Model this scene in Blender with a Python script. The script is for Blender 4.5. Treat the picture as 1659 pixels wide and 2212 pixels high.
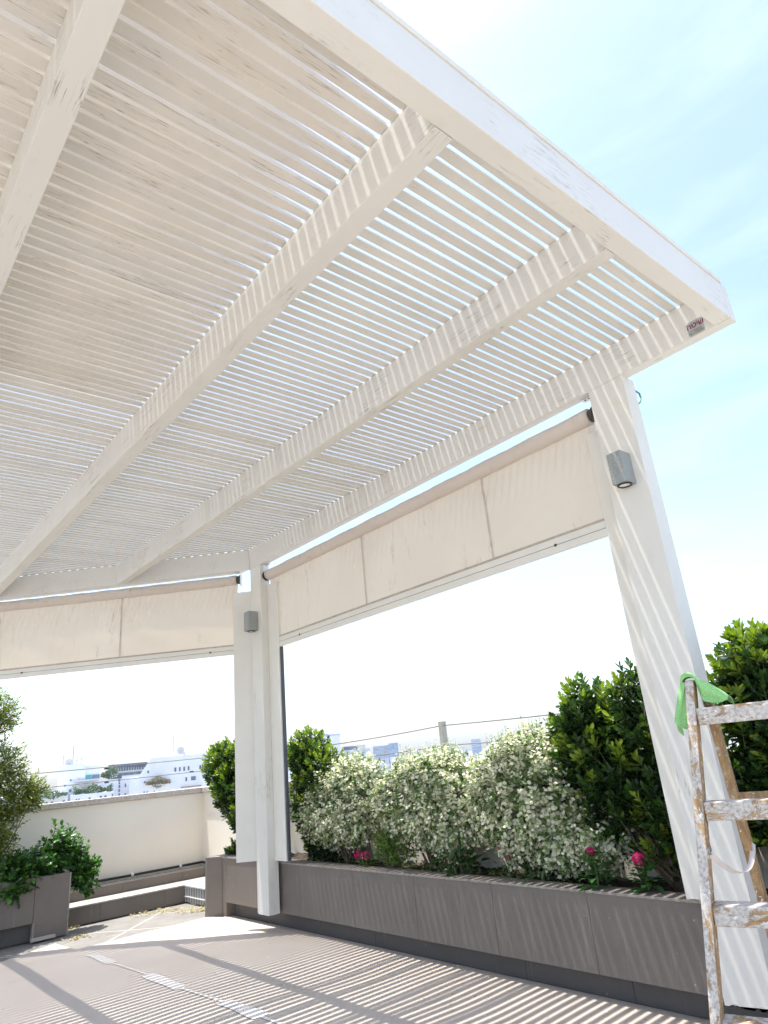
import bpy, math, random
import numpy as np
from mathutils import Vector, Matrix
R = math.radians
scene = bpy.context.scene
for o in list(bpy.data.objects): bpy.data.objects.remove(o)
col = scene.collection

# ------------------------------------------------------------------ camera
FD, CX, CY = 1444.4359, 829.5, 1106.0            # focal length and centre in units of a 1659 x 2212 frame
YAW, PITCH, ROLL = 0.7245, 0.3506, -0.0958
CAM = np.array([-2.9335, -0.8281, 1.134])
fw = np.array([math.sin(YAW)*math.cos(PITCH), math.cos(YAW)*math.cos(PITCH), math.sin(PITCH)])
rt0 = np.array([math.cos(YAW), -math.sin(YAW), 0.0]); up0 = np.cross(rt0, fw)
rt = math.cos(ROLL)*rt0 + math.sin(ROLL)*up0; up = -math.sin(ROLL)*rt0 + math.cos(ROLL)*up0
cd = bpy.data.cameras.new('camera'); cam = bpy.data.objects.new('camera', cd); col.objects.link(cam)
cd.sensor_fit = 'HORIZONTAL'; cd.sensor_width = 36; cd.lens = FD/1659*36
cd.clip_start = 0.05; cd.clip_end = 20000
cam.matrix_world = Matrix(((rt[0], up[0], -fw[0], CAM[0]), (rt[1], up[1], -fw[1], CAM[1]), (rt[2], up[2], -fw[2], CAM[2]), (0, 0, 0, 1)))
scene.camera = cam
scene.render.resolution_x = 768; scene.render.resolution_y = 1024

# ------------------------------------------------------------------ world and sun
SUN = Vector((-0.087, 0.19, 1.0)).normalized()    # towards the sun
w = bpy.data.worlds.new('World'); scene.world = w; w.use_nodes = True
nt = w.node_tree; nt.nodes.clear()
wo = nt.nodes.new('ShaderNodeOutputWorld'); bg = nt.nodes.new('ShaderNodeBackground')
sky = nt.nodes.new('ShaderNodeTexSky'); sky.sky_type = 'NISHITA'; sky.sun_disc = False
sky.sun_elevation = math.asin(SUN.z); sky.sun_rotation = math.atan2(SUN.x, SUN.y)
sky.altitude = 0; sky.air_density = 1.05; sky.dust_density = 1.9; sky.ozone_density = 1.0
bg.inputs['Strength'].default_value = 0.110
tcw = nt.nodes.new('ShaderNodeTexCoord'); mpw = nt.nodes.new('ShaderNodeMapping'); mpw.inputs['Scale'].default_value = (1.2, 1.2, 5.0); mpw.inputs['Rotation'].default_value = (0, .22, .5)
nzw = nt.nodes.new('ShaderNodeTexNoise'); nzw.inputs['Scale'].default_value = 2.2; nzw.inputs['Detail'].default_value = 7; nzw.inputs['Roughness'].default_value = .55; nzw.inputs['Distortion'].default_value = .6
nt.links.new(tcw.outputs['Generated'], mpw.inputs[0]); nt.links.new(mpw.outputs[0], nzw.inputs['Vector'])
rpw = nt.nodes.new('ShaderNodeValToRGB'); rpw.color_ramp.elements[0].position = .47; rpw.color_ramp.elements[1].position = .72; nt.links.new(nzw.outputs[0], rpw.inputs[0])
mlw = nt.nodes.new('ShaderNodeMath'); mlw.operation = 'MULTIPLY'; mlw.inputs[1].default_value = .12; nt.links.new(rpw.outputs[0], mlw.inputs[0])
mxw = nt.nodes.new('ShaderNodeMix'); mxw.data_type = 'RGBA'; mxw.inputs[7].default_value = (5.6, 5.9, 6.2, 1)      # thin wisps of high cloud
nt.links.new(mlw.outputs[0], mxw.inputs[0]); nt.links.new(sky.outputs[0], mxw.inputs[6])
nt.links.new(mxw.outputs[2], bg.inputs[0]); nt.links.new(bg.outputs[0], wo.inputs[0])
sl = bpy.data.lights.new('sun', 'SUN'); sl.energy = 2.5; sl.angle = R(0.40); sl.color = (1, 0.96, 0.90)
so = bpy.data.objects.new('sun', sl); col.objects.link(so)
so.rotation_euler = (-SUN).to_track_quat('-Z', 'Y').to_euler(); so.location = (0, 0, 10)
vs = scene.view_settings; vs.view_transform = 'Standard'; vs.look = 'None'; vs.gamma = 1; vs.use_curve_mapping = False
vs.exposure = 1.76
scene.cycles.use_adaptive_sampling = False; scene.cycles.use_denoising = True; scene.cycles.denoising_prefilter = 'ACCURATE'
scene.cycles.max_bounces = 8; scene.cycles.diffuse_bounces = 5; scene.cycles.transparent_max_bounces = 8

# ------------------------------------------------------------------ materials
def newmat(name):
    m = bpy.data.materials.new(name); m.use_nodes = True
    n = m.node_tree; b = n.nodes['Principled BSDF']; return m, n, b
def N(n, t, **k):
    x = n.nodes.new(t)
    for a, v in k.items(): setattr(x, a, v)
    return x
def coords(n, scale=(1, 1, 1), kind='Object'):
    tc = N(n, 'ShaderNodeTexCoord'); mp = N(n, 'ShaderNodeMapping'); mp.inputs['Scale'].default_value = scale
    n.links.new(tc.outputs[kind], mp.inputs[0]); return mp.outputs[0]
def noise(n, co, scale, detail=4, rough=.5, dist=0):
    x = N(n, 'ShaderNodeTexNoise'); x.inputs['Scale'].default_value = scale; x.inputs['Detail'].default_value = detail
    x.inputs['Roughness'].default_value = rough; x.inputs['Distortion'].default_value = dist
    n.links.new(co, x.inputs['Vector']); return x.outputs[0]
def ramp(n, fac, stops):
    x = N(n, 'ShaderNodeValToRGB'); e = x.color_ramp.elements
    while len(e) > 1: e.remove(e[-1])
    e[0].position = stops[0][0]; c = stops[0][1]; e[0].color = (c if isinstance(c, tuple) else (c, c, c)) + (1,)
    for p, c in stops[1:]:
        k = e.new(p); k.color = (c if isinstance(c, tuple) else (c, c, c)) + (1,)
    n.links.new(fac, x.inputs[0]); return x.outputs[0]
def mix(n, fac, a, b, mode='MIX'):
    x = N(n, 'ShaderNodeMix', data_type='RGBA', blend_type=mode)
    for s, v in ((0, fac), (6, a), (7, b)):
        if isinstance(v, (int, float)): x.inputs[s].default_value = v
        elif isinstance(v, tuple): x.inputs[s].default_value = v + (1,)
        else: n.links.new(v, x.inputs[s])
    return x.outputs[2]
def mul(n, a, b):
    x = N(n, 'ShaderNodeMath', operation='MULTIPLY')
    for s, v in ((0, a), (1, b)):
        if isinstance(v, (int, float)): x.inputs[s].default_value = v
        else: n.links.new(v, x.inputs[s])
    return x.outputs[0]
def bump(n, b, h, st, dist=.002):
    x = N(n, 'ShaderNodeBump'); x.inputs['Strength'].default_value = st; x.inputs['Distance'].default_value = dist
    n.links.new(h, x.inputs['Height']); n.links.new(x.outputs[0], b.inputs['Normal'])

def plain(name, c, rough=.6, metal=0, var=.08, scale=20, spec=.5):
    m, n, b = newmat(name); co = coords(n)
    f = noise(n, co, scale, 4, .6)
    c2 = tuple(max(0, x*(1-2*var)) for x in c); c3 = tuple(min(1, x*(1+2*var)) for x in c)
    n.links.new(ramp(n, f, [(.3, c2), (.7, c3)]), b.inputs['Base Color'])
    b.inputs['Roughness'].default_value = rough; b.inputs['Metallic'].default_value = metal
    b.inputs['Specular IOR Level'].default_value = spec
    return m

def paint_wood(name, axis, wear=.5, base=(.79, .772, .72)):
    """white painted timber: grain ridges along one axis, hair cracks, bare grey patches and knots"""
    m, n, b = newmat(name)
    s = [1., 1., 1.]; s['XYZ'.index(axis)] = .03
    co = coords(n, tuple(s)); cw = coords(n)
    oo = N(n, 'ShaderNodeObjectInfo'); cmb = N(n, 'ShaderNodeCombineXYZ')
    for k_, f_ in enumerate((31., 17., 23.)): n.links.new(mul(n, oo.outputs['Random'], f_), cmb.inputs[k_])
    def shift(v):
        a_ = N(n, 'ShaderNodeVectorMath', operation='ADD'); n.links.new(v, a_.inputs[0]); n.links.new(cmb.outputs[0], a_.inputs[1]); return a_.outputs[0]
    co = shift(co); cw = shift(cw)
    grain = noise(n, co, 90, 5, .6)
    broad = noise(n, cw, 2.2, 4, .6)
    tint = ramp(n, broad, [(.3, tuple(x*.93 for x in base)), (.7, base)])
    # hair cracks
    cr = noise(n, co, 60, 3, .6, .4)
    line = ramp(n, cr, [(.485, 0.), (.497, 1.), (.503, 1.), (.515, 0.)])
    mk = ramp(n, noise(n, cw, 3.1, 5, .65), [(.60-.12*wear, 0.), (.70-.12*wear, 1.)])
    crack = mul(n, mul(n, line, mk), .65)
    c1 = mix(n, crack, tint, (.22, .18, .13))
    # worn streaks where the paint is gone
    s2 = [1., 1., 1.]; s2['XYZ'.index(axis)] = .035
    st = noise(n, shift(coords(n, tuple(s2))), 72, 6, .7, .15)
    bare = ramp(n, st, [(.68-.07*wear, 0.), (.71-.07*wear, 1.)])
    mk2 = ramp(n, noise(n, cw, 1.7, 3, .6), [(.52-.06*wear, 0.), (.62-.06*wear, 1.)])
    c2 = mix(n, mul(n, mul(n, bare, mk2), .55), c1, (.34, .30, .26))
    # knots
    vo = N(n, 'ShaderNodeTexVoronoi'); vo.inputs['Scale'].default_value = 2.3
    s3 = [1., 1., 1.]; s3['XYZ'.index(axis)] = .45
    cc = shift(coords(n, tuple(s3))); n.links.new(cc, vo.inputs['Vector'])
    wob = N(n, 'ShaderNodeMath', operation='ADD'); n.links.new(vo.outputs['Distance'], wob.inputs[0]); n.links.new(mul(n, noise(n, cw, 60, 3), .02), wob.inputs[1])
    kn = ramp(n, wob.outputs[0], [(.012, .5), (.026, .15), (.034, .9), (.040, 0.)])
    c3 = mix(n, mul(n, kn, .5*wear+.35), c2, (.42, .33, .22))
    # dirt blotches
    d = ramp(n, noise(n, cw, 7, 6, .7), [(.60, 0.), (.78, .35)])
    oi = N(n, 'ShaderNodeObjectInfo'); tone = ramp(n, oi.outputs['Random'], [(0, (.93, .925, .91)), (.5, (1., .995, .98)), (1, (.96, .965, .975))])
    c4 = mix(n, 1., mix(n, d, c3, (.60, .54, .44)), tone, 'MULTIPLY')
    n.links.new(c4, b.inputs['Base Color'])
    b.inputs['Roughness'].default_value = .5; b.inputs['Specular IOR Level'].default_value = .35
    bump(n, b, grain, .35, .0015)
    return m
WX = paint_wood('white_painted_timber_across', 'X', .55)
WY = paint_wood('white_painted_timber_along', 'Y', .7)
WZ = paint_wood('white_painted_timber_upright', 'Z', .35)
WOLD = paint_wood('weathered_painted_slat', 'X', .95, (.75, .715, .65))
WSL = paint_wood('white_painted_slat', 'X', .12, (.80, .78, .73))
ALU = plain('white_powder_coat', (.79, .765, .70), .4, var=.02, scale=3)
ALUB = plain('white_bracket_plastic', (.8, .8, .8), .35, var=.02)
BLACK = plain('black_plastic', (.02, .02, .022), .5)
DGREY = plain('shaded_channel', (.07, .075, .09), .5)  # shade inside the rail groove, put into a dark colour
LAMPG = plain('grey_cast_metal', (.31, .33, .325), .55, var=.12, scale=160)
STEEL = plain('steel', (.5, .5, .5), .35, .8)
LENS = plain('lamp_glass', (.85, .85, .82), .15)
SOIL = plain('soil', (.045, .032, .022), .95, var=.4, scale=60)

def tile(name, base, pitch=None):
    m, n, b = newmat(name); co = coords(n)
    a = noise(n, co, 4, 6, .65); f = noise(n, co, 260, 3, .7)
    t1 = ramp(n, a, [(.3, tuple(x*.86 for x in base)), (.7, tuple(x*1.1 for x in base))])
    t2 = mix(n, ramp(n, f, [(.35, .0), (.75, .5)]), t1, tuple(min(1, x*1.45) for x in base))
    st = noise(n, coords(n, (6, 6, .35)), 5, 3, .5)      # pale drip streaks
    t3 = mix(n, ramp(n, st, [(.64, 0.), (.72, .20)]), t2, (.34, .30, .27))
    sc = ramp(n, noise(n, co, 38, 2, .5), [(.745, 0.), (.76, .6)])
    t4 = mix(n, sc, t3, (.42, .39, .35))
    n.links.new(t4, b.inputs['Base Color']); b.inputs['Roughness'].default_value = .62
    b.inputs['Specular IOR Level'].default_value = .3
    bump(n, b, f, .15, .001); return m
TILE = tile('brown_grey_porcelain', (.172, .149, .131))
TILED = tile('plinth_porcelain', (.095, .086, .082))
EDGE = plain('tile_edge', (.30, .27, .235), .7, var=.12, scale=40)

def stucco(name, base):
    m, n, b = newmat(name); co = coords(n)
    a = noise(n, co, 2, 5, .6); f = noise(n, co, 160, 4, .75)
    t = ramp(n, a, [(.3, tuple(x*.95 for x in base)), (.7, base)])
    st = ramp(n, noise(n, coords(n, (3, 3, .5)), 4, 5, .65), [(.58, 0.), (.75, .3)])
    t2 = mix(n, st, t, tuple(x*.82 for x in base))
    dk = ramp(n, noise(n, co, 55, 3, .7), [(.70, 0.), (.76, .35)])
    t3 = mix(n, dk, t2, tuple(x*.6 for x in base))
    n.links.new(t3, b.inputs['Base Color']); b.inputs['Roughness'].default_value = .9
    bump(n, b, f, .6, .004); return m
STUCCO = stucco('cream_stucco', (.90, .83, .715))
def terrazzo():
    m, n, b = newmat('speckled_coping_stone'); co = coords(n)
    v = N(n, 'ShaderNodeTexVoronoi'); v.inputs['Scale'].default_value = 130; n.links.new(co, v.inputs['Vector'])
    t = mix(n, ramp(n, noise(n, co, 90, 3, .6), [(.45, 0.), (.6, .8)]), (.62, .56, .49), (.33, .27, .22))
    n.links.new(t, b.inputs['Base Color']); b.inputs['Roughness'].default_value = .85
    bump(n, b, noise(n, co, 120, 3), .5, .003); return m
COPING = terrazzo()

def paper():
    m, n, b = newmat('protective_card'); co = coords(n)
    a = noise(n, co, 1.1, 5, .6); f = noise(n, co, 120, 3, .6)
    t = ramp(n, a, [(.3, (.47, .41, .35)), (.7, (.54, .475, .41))])
    t2 = mix(n, ramp(n, noise(n, co, 3.3, 6, .75), [(.60, 0.), (.74, .35)]), t, (.36, .31, .26))
    sp = ramp(n, noise(n, co, 24, 2, .5), [(.765, 0.), (.775, .8)])
    t3 = mix(n, sp, t2, (.75, .73, .7))
    dk = ramp(n, noise(n, coords(n, (1.3, .9, 1)), 31, 2, .5), [(.775, 0.), (.785, .8)])
    t4 = mix(n, dk, t3, (.08, .06, .045))
    n.links.new(t4, b.inputs['Base Color']); b.inputs['Roughness'].default_value = .75
    b.inputs['Specular IOR Level'].default_value = .25
    bump(n, b, f, .1, .001); return m
PAPER = paper()
TAPE = plain('clear_packing_tape', (.74, .70, .66), .12, var=.06, scale=60, spec=.8)

def floor_tiles():
    m, n, b = newmat('terrace_tiles'); co = coords(n)
    a = noise(n, co, 3, 5, .65)
    base = ramp(n, a, [(.3, (.17, .16, .148)), (.7, (.235, .225, .205))])
    br = N(n, 'ShaderNodeTexBrick'); br.offset = 0; br.squash = 1
    mp = N(n, 'ShaderNodeMapping'); tc = N(n, 'ShaderNodeTexCoord'); n.links.new(tc.outputs['Object'], mp.inputs[0])
    mp.inputs['Rotation'].default_value = (0, 0, R(45)); mp.inputs['Location'].default_value = (.1, .12, 0)
    n.links.new(mp.outputs[0], br.inputs['Vector']); br.inputs['Scale'].default_value = 1.0
    br.inputs['Brick Width'].default_value = .6; br.inputs['Row Height'].default_value = .6; br.inputs['Mortar Size'].default_value = .008
    br.inputs['Color1'].default_value = (0, 0, 0, 1); br.inputs['Color2'].default_value = (0, 0, 0, 1); br.inputs['Mortar'].default_value = (1, 1, 1, 1)
    t = mix(n, br.outputs['Color'], base, (.44, .42, .37))
    # pale cement dust wiped in arcs
    sw = ramp(n, noise(n, coords(n, (1, 2.4, 1)), 3.4, 7, .75, 1.8), [(.52, 0.), (.62, .55)])
    t2 = mix(n, sw, t, (.34, .32, .29))
    n.links.new(t2, b.inputs['Base Color']); b.inputs['Roughness'].default_value = .7; return m
FLOORT = floor_tiles()

def canvas(name='cream_canvas', thru=.42):
    m, n, b = newmat(name); co = coords(n)
    weave = noise(n, co, 420, 2, .5)
    sv = noise(n, coords(n, (1, 1, .9)), 2.2, 5, .65)
    t = ramp(n, sv, [(.3, (.72, .642, .575)), (.7, (.775, .705, .638))])
    sp = ramp(n, noise(n, coords(n, (1, 1, .30)), 17, 6, .75), [(.56, 0.), (.70, .70)])
    mk = ramp(n, noise(n, co, 1.7, 2), [(.42, 0.), (.58, 1.)])
    t2 = mix(n, mul(n, sp, mk), t, (.42, .36, .27))
    n.links.new(t2, b.inputs['Base Color']); b.inputs['Roughness'].default_value = .85
    b.inputs['Specular IOR Level'].default_value = .2
    bump(n, b, weave, .1, .001)
    tr = N(n, 'ShaderNodeBsdfTranslucent'); n.links.new(mix(n, .5, t2, (.88, .70, .40)), tr.inputs[0])  # yellow tint strengthens the glow of sun coming through the cloth
    ms = N(n, 'ShaderNodeMixShader'); ms.inputs[0].default_value = thru
    out = n.nodes['Material Output']; n.links.new(b.outputs[0], ms.inputs[1]); n.links.new(tr.outputs[0], ms.inputs[2]); n.links.new(ms.outputs[0], out.inputs[0])
    return m
CANVAS = canvas(); CROLL = canvas('rolled_canvas', .14)
SEAM = plain('canvas_seam_tape', (.58, .52, .46), .8)

def ladder_mat(name, axis_scale, whiteness):
    m, n, b = newmat(name); co = coords(n); cg = coords(n, axis_scale)
    g = noise(n, cg, 60, 5, .65)
    wood = ramp(n, g, [(.3, (.17, .09, .035)), (.5, (.40, .235, .09)), (.72, (.56, .38, .18))])
    w1 = ramp(n, noise(n, coords(n, tuple(.5+.5*x for x in axis_scale)), 22, 7, .8, .5), [(.56-whiteness*.22, 0.), (.60-whiteness*.22, .85)])
    c = mix(n, w1, wood, (.66, .64, .60))
    gr = ramp(n, noise(n, co, 95, 5, .75), [(.46, 0.), (.60, .75)])
    c2 = mix(n, mul(n, gr, .8), c, (.24, .215, .19))
    sp = ramp(n, noise(n, co, 70, 2, .5, .6), [(.66, 0.), (.68, .9)])
    c3 = mix(n, sp, c2, (.78, .77, .74))
    n.links.new(c3, b.inputs['Base Color']); b.inputs['Roughness'].default_value = .7
    bump(n, b, g, .5, .002); return m
LADF = ladder_mat('paint_splashed_wood', (1, 1, .06), .45)
LADS = ladder_mat('worn_orange_wood', (1, 1, .06), .08)
LADR = ladder_mat('paint_splashed_rung', (.25, .06, 1), .50)
LADB = ladder_mat('worn_rear_wood', (1, 1, .06), .0)
CLOTH = plain('green_microfibre', (.30, .60, .24), .95, var=.1, scale=300, spec=.1)
STRAP = plain('white_webbing', (.72, .66, .62), .8, var=.04, scale=200)

def leafmat(name, trans=.3, rough=.35, spec=.5, tcol=(1.35, 1.5, .45)):
    """colour of every leaf from the mesh attribute 'leaf'; thin leaves pass some light"""
    m, n, b = newmat(name)
    at = N(n, 'ShaderNodeAttribute'); at.attribute_name = 'leaf'
    n.links.new(at.outputs['Color'], b.inputs['Base Color']); b.inputs['Roughness'].default_value = rough
    b.inputs['Specular IOR Level'].default_value = spec
    tr = N(n, 'ShaderNodeBsdfTranslucent'); n.links.new(mix(n, 1., at.outputs['Color'], tcol, 'MULTIPLY'), tr.inputs[0])
    ms = N(n, 'ShaderNodeMixShader'); ms.inputs[0].default_value = trans
    out = n.nodes['Material Output']; n.links.new(b.outputs[0], ms.inputs[1]); n.links.new(tr.outputs[0], ms.inputs[2]); n.links.new(ms.outputs[0], out.inputs[0])
    return m
LEAFG = leafmat('glossy_leaves', .30, .30, .5)
LEAFW = leafmat('variegated_leaves', .32, .5, .3, (1.05, 1.1, .85))
LEAFO = leafmat('small_tree_leaves', .35, .45, .4)
PETAL = leafmat('pink_petals', .25, .6, .2, (1.2, .8, 1.0))
BARK = plain('bark', (.13, .09, .06), .9, var=.3, scale=50)
STEMG = plain('green_stem', (.12, .16, .05), .7, var=.2)

# ------------------------------------------------------------------ object helpers
class MB:
    def __init__(s): s.v = []; s.f = []
    def add(s, vs, fs):
        k = len(s.v); s.v += [tuple(map(float, v)) for v in vs]; s.f += [tuple(i+k for i in f) for f in fs]; return s
    def hexa(s, p):      # 8 corners: bottom ring 0-3, top ring 4-7
        return s.add(p, [(3, 2, 1, 0), (4, 5, 6, 7), (0, 1, 5, 4), (1, 2, 6, 5), (2, 3, 7, 6), (3, 0, 4, 7)])
    def box(s, x0, x1, y0, y1, z0, z1):
        return s.hexa([(x0, y0, z0), (x1, y0, z0), (x1, y1, z0), (x0, y1, z0), (x0, y0, z1), (x1, y0, z1), (x1, y1, z1), (x0, y1, z1)])
    def obb(s, c, a, b, cc):     # centre and three half vectors
        c, a, b, cc = map(np.array, (c, a, b, cc)); p = []
        for k in (-1, 1):
            for i, j in ((-1, -1), (1, -1), (1, 1), (-1, 1)): p.append(c+i*a+j*b+k*cc)
        return s.hexa(p)
    def prism(s, poly, z0, z1):
        n = len(poly); vs = [(x, y, z0) for x, y in poly]+[(x, y, z1) for x, y in poly]
        return s.add(vs, [tuple(range(n))[::-1], tuple(range(n, 2*n))]+[(i, (i+1) % n, (i+1) % n+n, i+n) for i in range(n)])
    def tube(s, pts, r, n=8, cap=True):
        pts = [np.array(p, float) for p in pts]; rs = r if hasattr(r, '__len__') else [r]*len(pts)
        rings = []; prev = None
        for i, p in enumerate(pts):
            t = pts[min(i+1, len(pts)-1)]-pts[max(i-1, 0)]; t = t/(np.linalg.norm(t)+1e-9)
            if prev is None:
                a = np.cross(t, (0, 0, 1.)); 
                if np.linalg.norm(a) < .1: a = np.cross(t, (1., 0, 0))
            else: a = prev-t*(prev@t)
            a = a/np.linalg.norm(a); prev = a; b = np.cross(t, a)
            rings.append([p+rs[i]*(math.cos(q)*a+math.sin(q)*b) for q in [2*math.pi*k/n for k in range(n)]])
        vs = [v for g in rings for v in g]; fs = []
        for i in range(len(rings)-1):
            for k in range(n): fs.append((i*n+k, i*n+(k+1) % n, (i+1)*n+(k+1) % n, (i+1)*n+k))
        if cap: fs += [tuple(range(n))[::-1], tuple(range(len(vs)-n, len(vs)))]
        return s.add(vs, fs)
def tag(o, label=None, cat=None, group=None, kind=None):
    for k, v in (('label', label), ('category', cat), ('group', group), ('kind', kind)):
        if v: o[k] = v
    return o
def empty(name, loc, label, cat, group=None):
    o = bpy.data.objects.new(name, None); col.objects.link(o); o.location = loc; o.empty_display_size = .2
    return tag(o, label, cat, group)
def rootloc(o):
    v = Vector((0, 0, 0))
    while o is not None: v += o.location; o = o.parent
    return v
def obj(name, mb, m, parent=None, bevel=0, smooth=False):
    me = bpy.data.meshes.new(name)
    off = np.array(rootloc(parent)) if parent is not None else np.zeros(3)
    vs = np.array(mb.v)-off
    me.from_pydata(vs.tolist(), [], mb.f); me.update()
    o = bpy.data.objects.new(name, me); col.objects.link(o)
    for mm in (m if isinstance(m, (list, tuple)) else [m]): me.materials.append(mm)
    if parent is not None: o.parent = parent
    if smooth: me.polygons.foreach_set('use_smooth', [True]*len(me.polygons))
    if bevel:
        b = o.modifiers.new('bevel', 'BEVEL'); b.width = bevel; b.segments = 2; b.limit_method = 'ANGLE'
    return o
def ray0(x, y): return rt*((x-CX)/FD)-up*((y-CY)/FD)+fw
rng = np.random.default_rng(7); random.seed(7)

# leaf instancing in numpy ------------------------------------------------
T_BIG = (np.array([(0, 0, 0), (0, .4, -.05), (0, .75, -.03), (0, 1, .03), (-.36, .42, .07), (-.38, .72, .05), (.36, .42, .07), (.38, .72, .05)]),
         [(0, 1, 4), (1, 2, 5, 4), (2, 3, 5), (1, 0, 6), (2, 1, 6, 7), (3, 2, 7)])
T_LANCE = (np.array([(0, 0, 0), (0, .35, .06), (0, .7, .04), (0, 1, -.10), (-.30, .32, .09), (-.24, .65, .06), (.30, .32, .09), (.24, .65, .06)]), T_BIG[1])
T_OVAL = (np.array([(0, 0, 0), (-.33, .22, .05), (-.40, .6, .06), (0, 1, 0), (.40, .6, .06), (.33, .22, .05), (0, .5, -.03)]),
          [(0, 6, 2, 1), (6, 3, 2), (0, 5, 4, 6), (6, 4, 3)])
T_SMALL = (np.array([(0, 0, 0), (-.5, .5, .1), (0, 1, 0), (.5, .5, .1)]), [(0, 2, 1), (0, 3, 2)])
def unit(a): return a/(np.linalg.norm(a, axis=-1, keepdims=True)+1e-9)
class Leaves:
    def __init__(s, tmpl): s.t = tmpl; s.P = []; s.D = []; s.U = []; s.L = []; s.W = []; s.C = []
    def add(s, p, d, u, l, w, c):
        s.P.append(p); s.D.append(d); s.U.append(u); s.L.append(l); s.W.append(w); s.C.append(c)
    def build(s, name, m, parent):
        P, D, U = np.array(s.P), unit(np.array(s.D)), np.array(s.U); L = np.array(s.L)[:, None, None]; W = np.array(s.W)[:, None, None]; C = np.array(s.C)
        X = unit(np.cross(D, U)); Z = np.cross(X, D)
        tv, tf = s.t; k = len(tv); n = len(P)
        off = np.array(rootloc(parent))
        V = (P-off)[:, None, :]+tv[None, :, 0:1]*W*X[:, None, :]+tv[None, :, 1:2]*L*D[:, None, :]+tv[None, :, 2:3]*L*Z[:, None, :]
        V = V.reshape(-1, 3)
        loops = []; tot = []
        for f in tf: loops += list(f); tot.append(len(f))
        lo = (np.array(loops)[None, :]+(np.arange(n)*k)[:, None]).ravel(); to = np.tile(tot, n)
        me = bpy.data.meshes.new(name); me.vertices.add(len(V)); me.vertices.foreach_set('co', V.ravel())
        me.loops.add(len(lo)); me.loops.foreach_set('vertex_index', lo.astype(np.int32))
        me.polygons.add(len(to)); st = np.concatenate([[0], np.cumsum(to)[:-1]])
        me.polygons.foreach_set('loop_start', st.astype(np.int32)); me.update(); me.validate()
        at = me.attributes.new('leaf', 'FLOAT_COLOR', 'POINT')
        cc = np.concatenate([np.repeat(C, k, axis=0), np.ones((n*k, 1))], axis=1); at.data.foreach_set('color', cc.ravel().astype(np.float32))
        me.materials.append(m); o = bpy.data.objects.new(name, me); col.objects.link(o); o.parent = parent
        return o

# ------------------------------------------------------------------ setting: floor, ground
H = 2.81            # underside of the beams
g = MB(); g.box(-9, .95, -7, 7.1, -.30, -.008)
tag(obj('terrace_floor', g, FLOORT), kind='structure')
g = MB(); g.add([(-9000, -9000, -26), (9000, -9000, -26), (9000, 9000, -26), (-9000, 9000, -26)], [(0, 1, 2, 3)])
tag(obj('city_ground', g, plain('city_ground', (.30, .29, .26), .9, var=.2, scale=.02)), kind='structure')

# protective card over the floor, gently rippled
def card():
    m = MB(); nx, ny = 150, 200
    x0, x1, y0 = -6.0, .12, -3.0
    def ymax(x):      # the cut edge
        if x > .02: return 5.05
        pts = [(-6, 5.3), (-1.55, 5.36), (-1.13, 5.56), (-1.10, 5.12), (-.70, 5.13), (-.3, 5.17), (-.02, 5.20), (.2, 5.2)]
        for a, b in zip(pts, pts[1:]):
            if a[0] <= x <= b[0]: return a[1]+(b[1]-a[1])*(x-a[0])/(b[0]-a[0])
        return 5.2
    xs = sorted(set(list(np.linspace(x0, x1, nx))+[-1.13, -1.101, -1.099, -.70, -.3]))
    vs = []
    for j in range(ny+1):
        for x in xs:
            y = y0+(ymax(x)-y0)*(j/ny)**.85
            e = min(1, max(0, (x+.55)/.6))      # ripples grow towards the planter
            z = .006+.006*math.sin(5.1*x+1.1*math.sin(2.3*y))*math.sin(2.9*y+.7*x)**2+.004*math.sin(9*y+3*x)*e
            z += .010*math.exp(-((y-5.0)/.25)**2)*abs(math.sin(4.3*x+.4))
            z += .006*e*e*(math.sin(3.3*y+.4)*.5+.5)
            fl = min(1, max(0, (.02-x)/.35)); z = .008+(z-.008)*fl
            vs.append((x, y, max(z, .002)))
    n = len(xs)
    m.add(vs, [(j*n+i, j*n+i+1, (j+1)*n+i+1, (j+1)*n+i) for j in range(ny) for i in range(n-1)])
    return m
cardo = obj('floor_card', card(), PAPER, smooth=True)
tag(cardo, 'beige protective card laid over the terrace floor, striped with slat shadows', 'floor covering')
def zc(x, y):
    e = min(1, max(0, (x+.55)/.6))
    return .006+.006*math.sin(5.1*x+1.1*math.sin(2.3*y))*math.sin(2.9*y+.7*x)**2+.004*math.sin(9*y+3*x)*e+.006*e*e*(math.sin(3.3*y+.4)*.5+.5)+.010*math.exp(-((y-5.0)/.25)**2)*abs(math.sin(4.3*x+.4))
tp = MB()
for (ya, yb, wd) in ((4.45, 4.83, .035), (3.92, 4.45, .008), (3.45, 3.92, .040), (2.98, 3.45, .010), (2.62, 2.98, .042), (1.6, 2.62, .010)):
    k = 24; xs = lambda y: -1.085+(4.83-y)*.045
    vs = []
    for i in range(k+1):
        y = yb+(ya-yb)*i/k; ww = wd*(1+.12*math.sin(17*y)); x = xs(y)
        vs += [(x-ww, y, zc(x, y)+.0035), (x+ww, y, zc(x, y)+.0035)]
    tp.add(vs, [(2*i, 2*i+1, 2*i+3, 2*i+2) for i in range(k)])
obj('tape', tp, TAPE, cardo)

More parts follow.
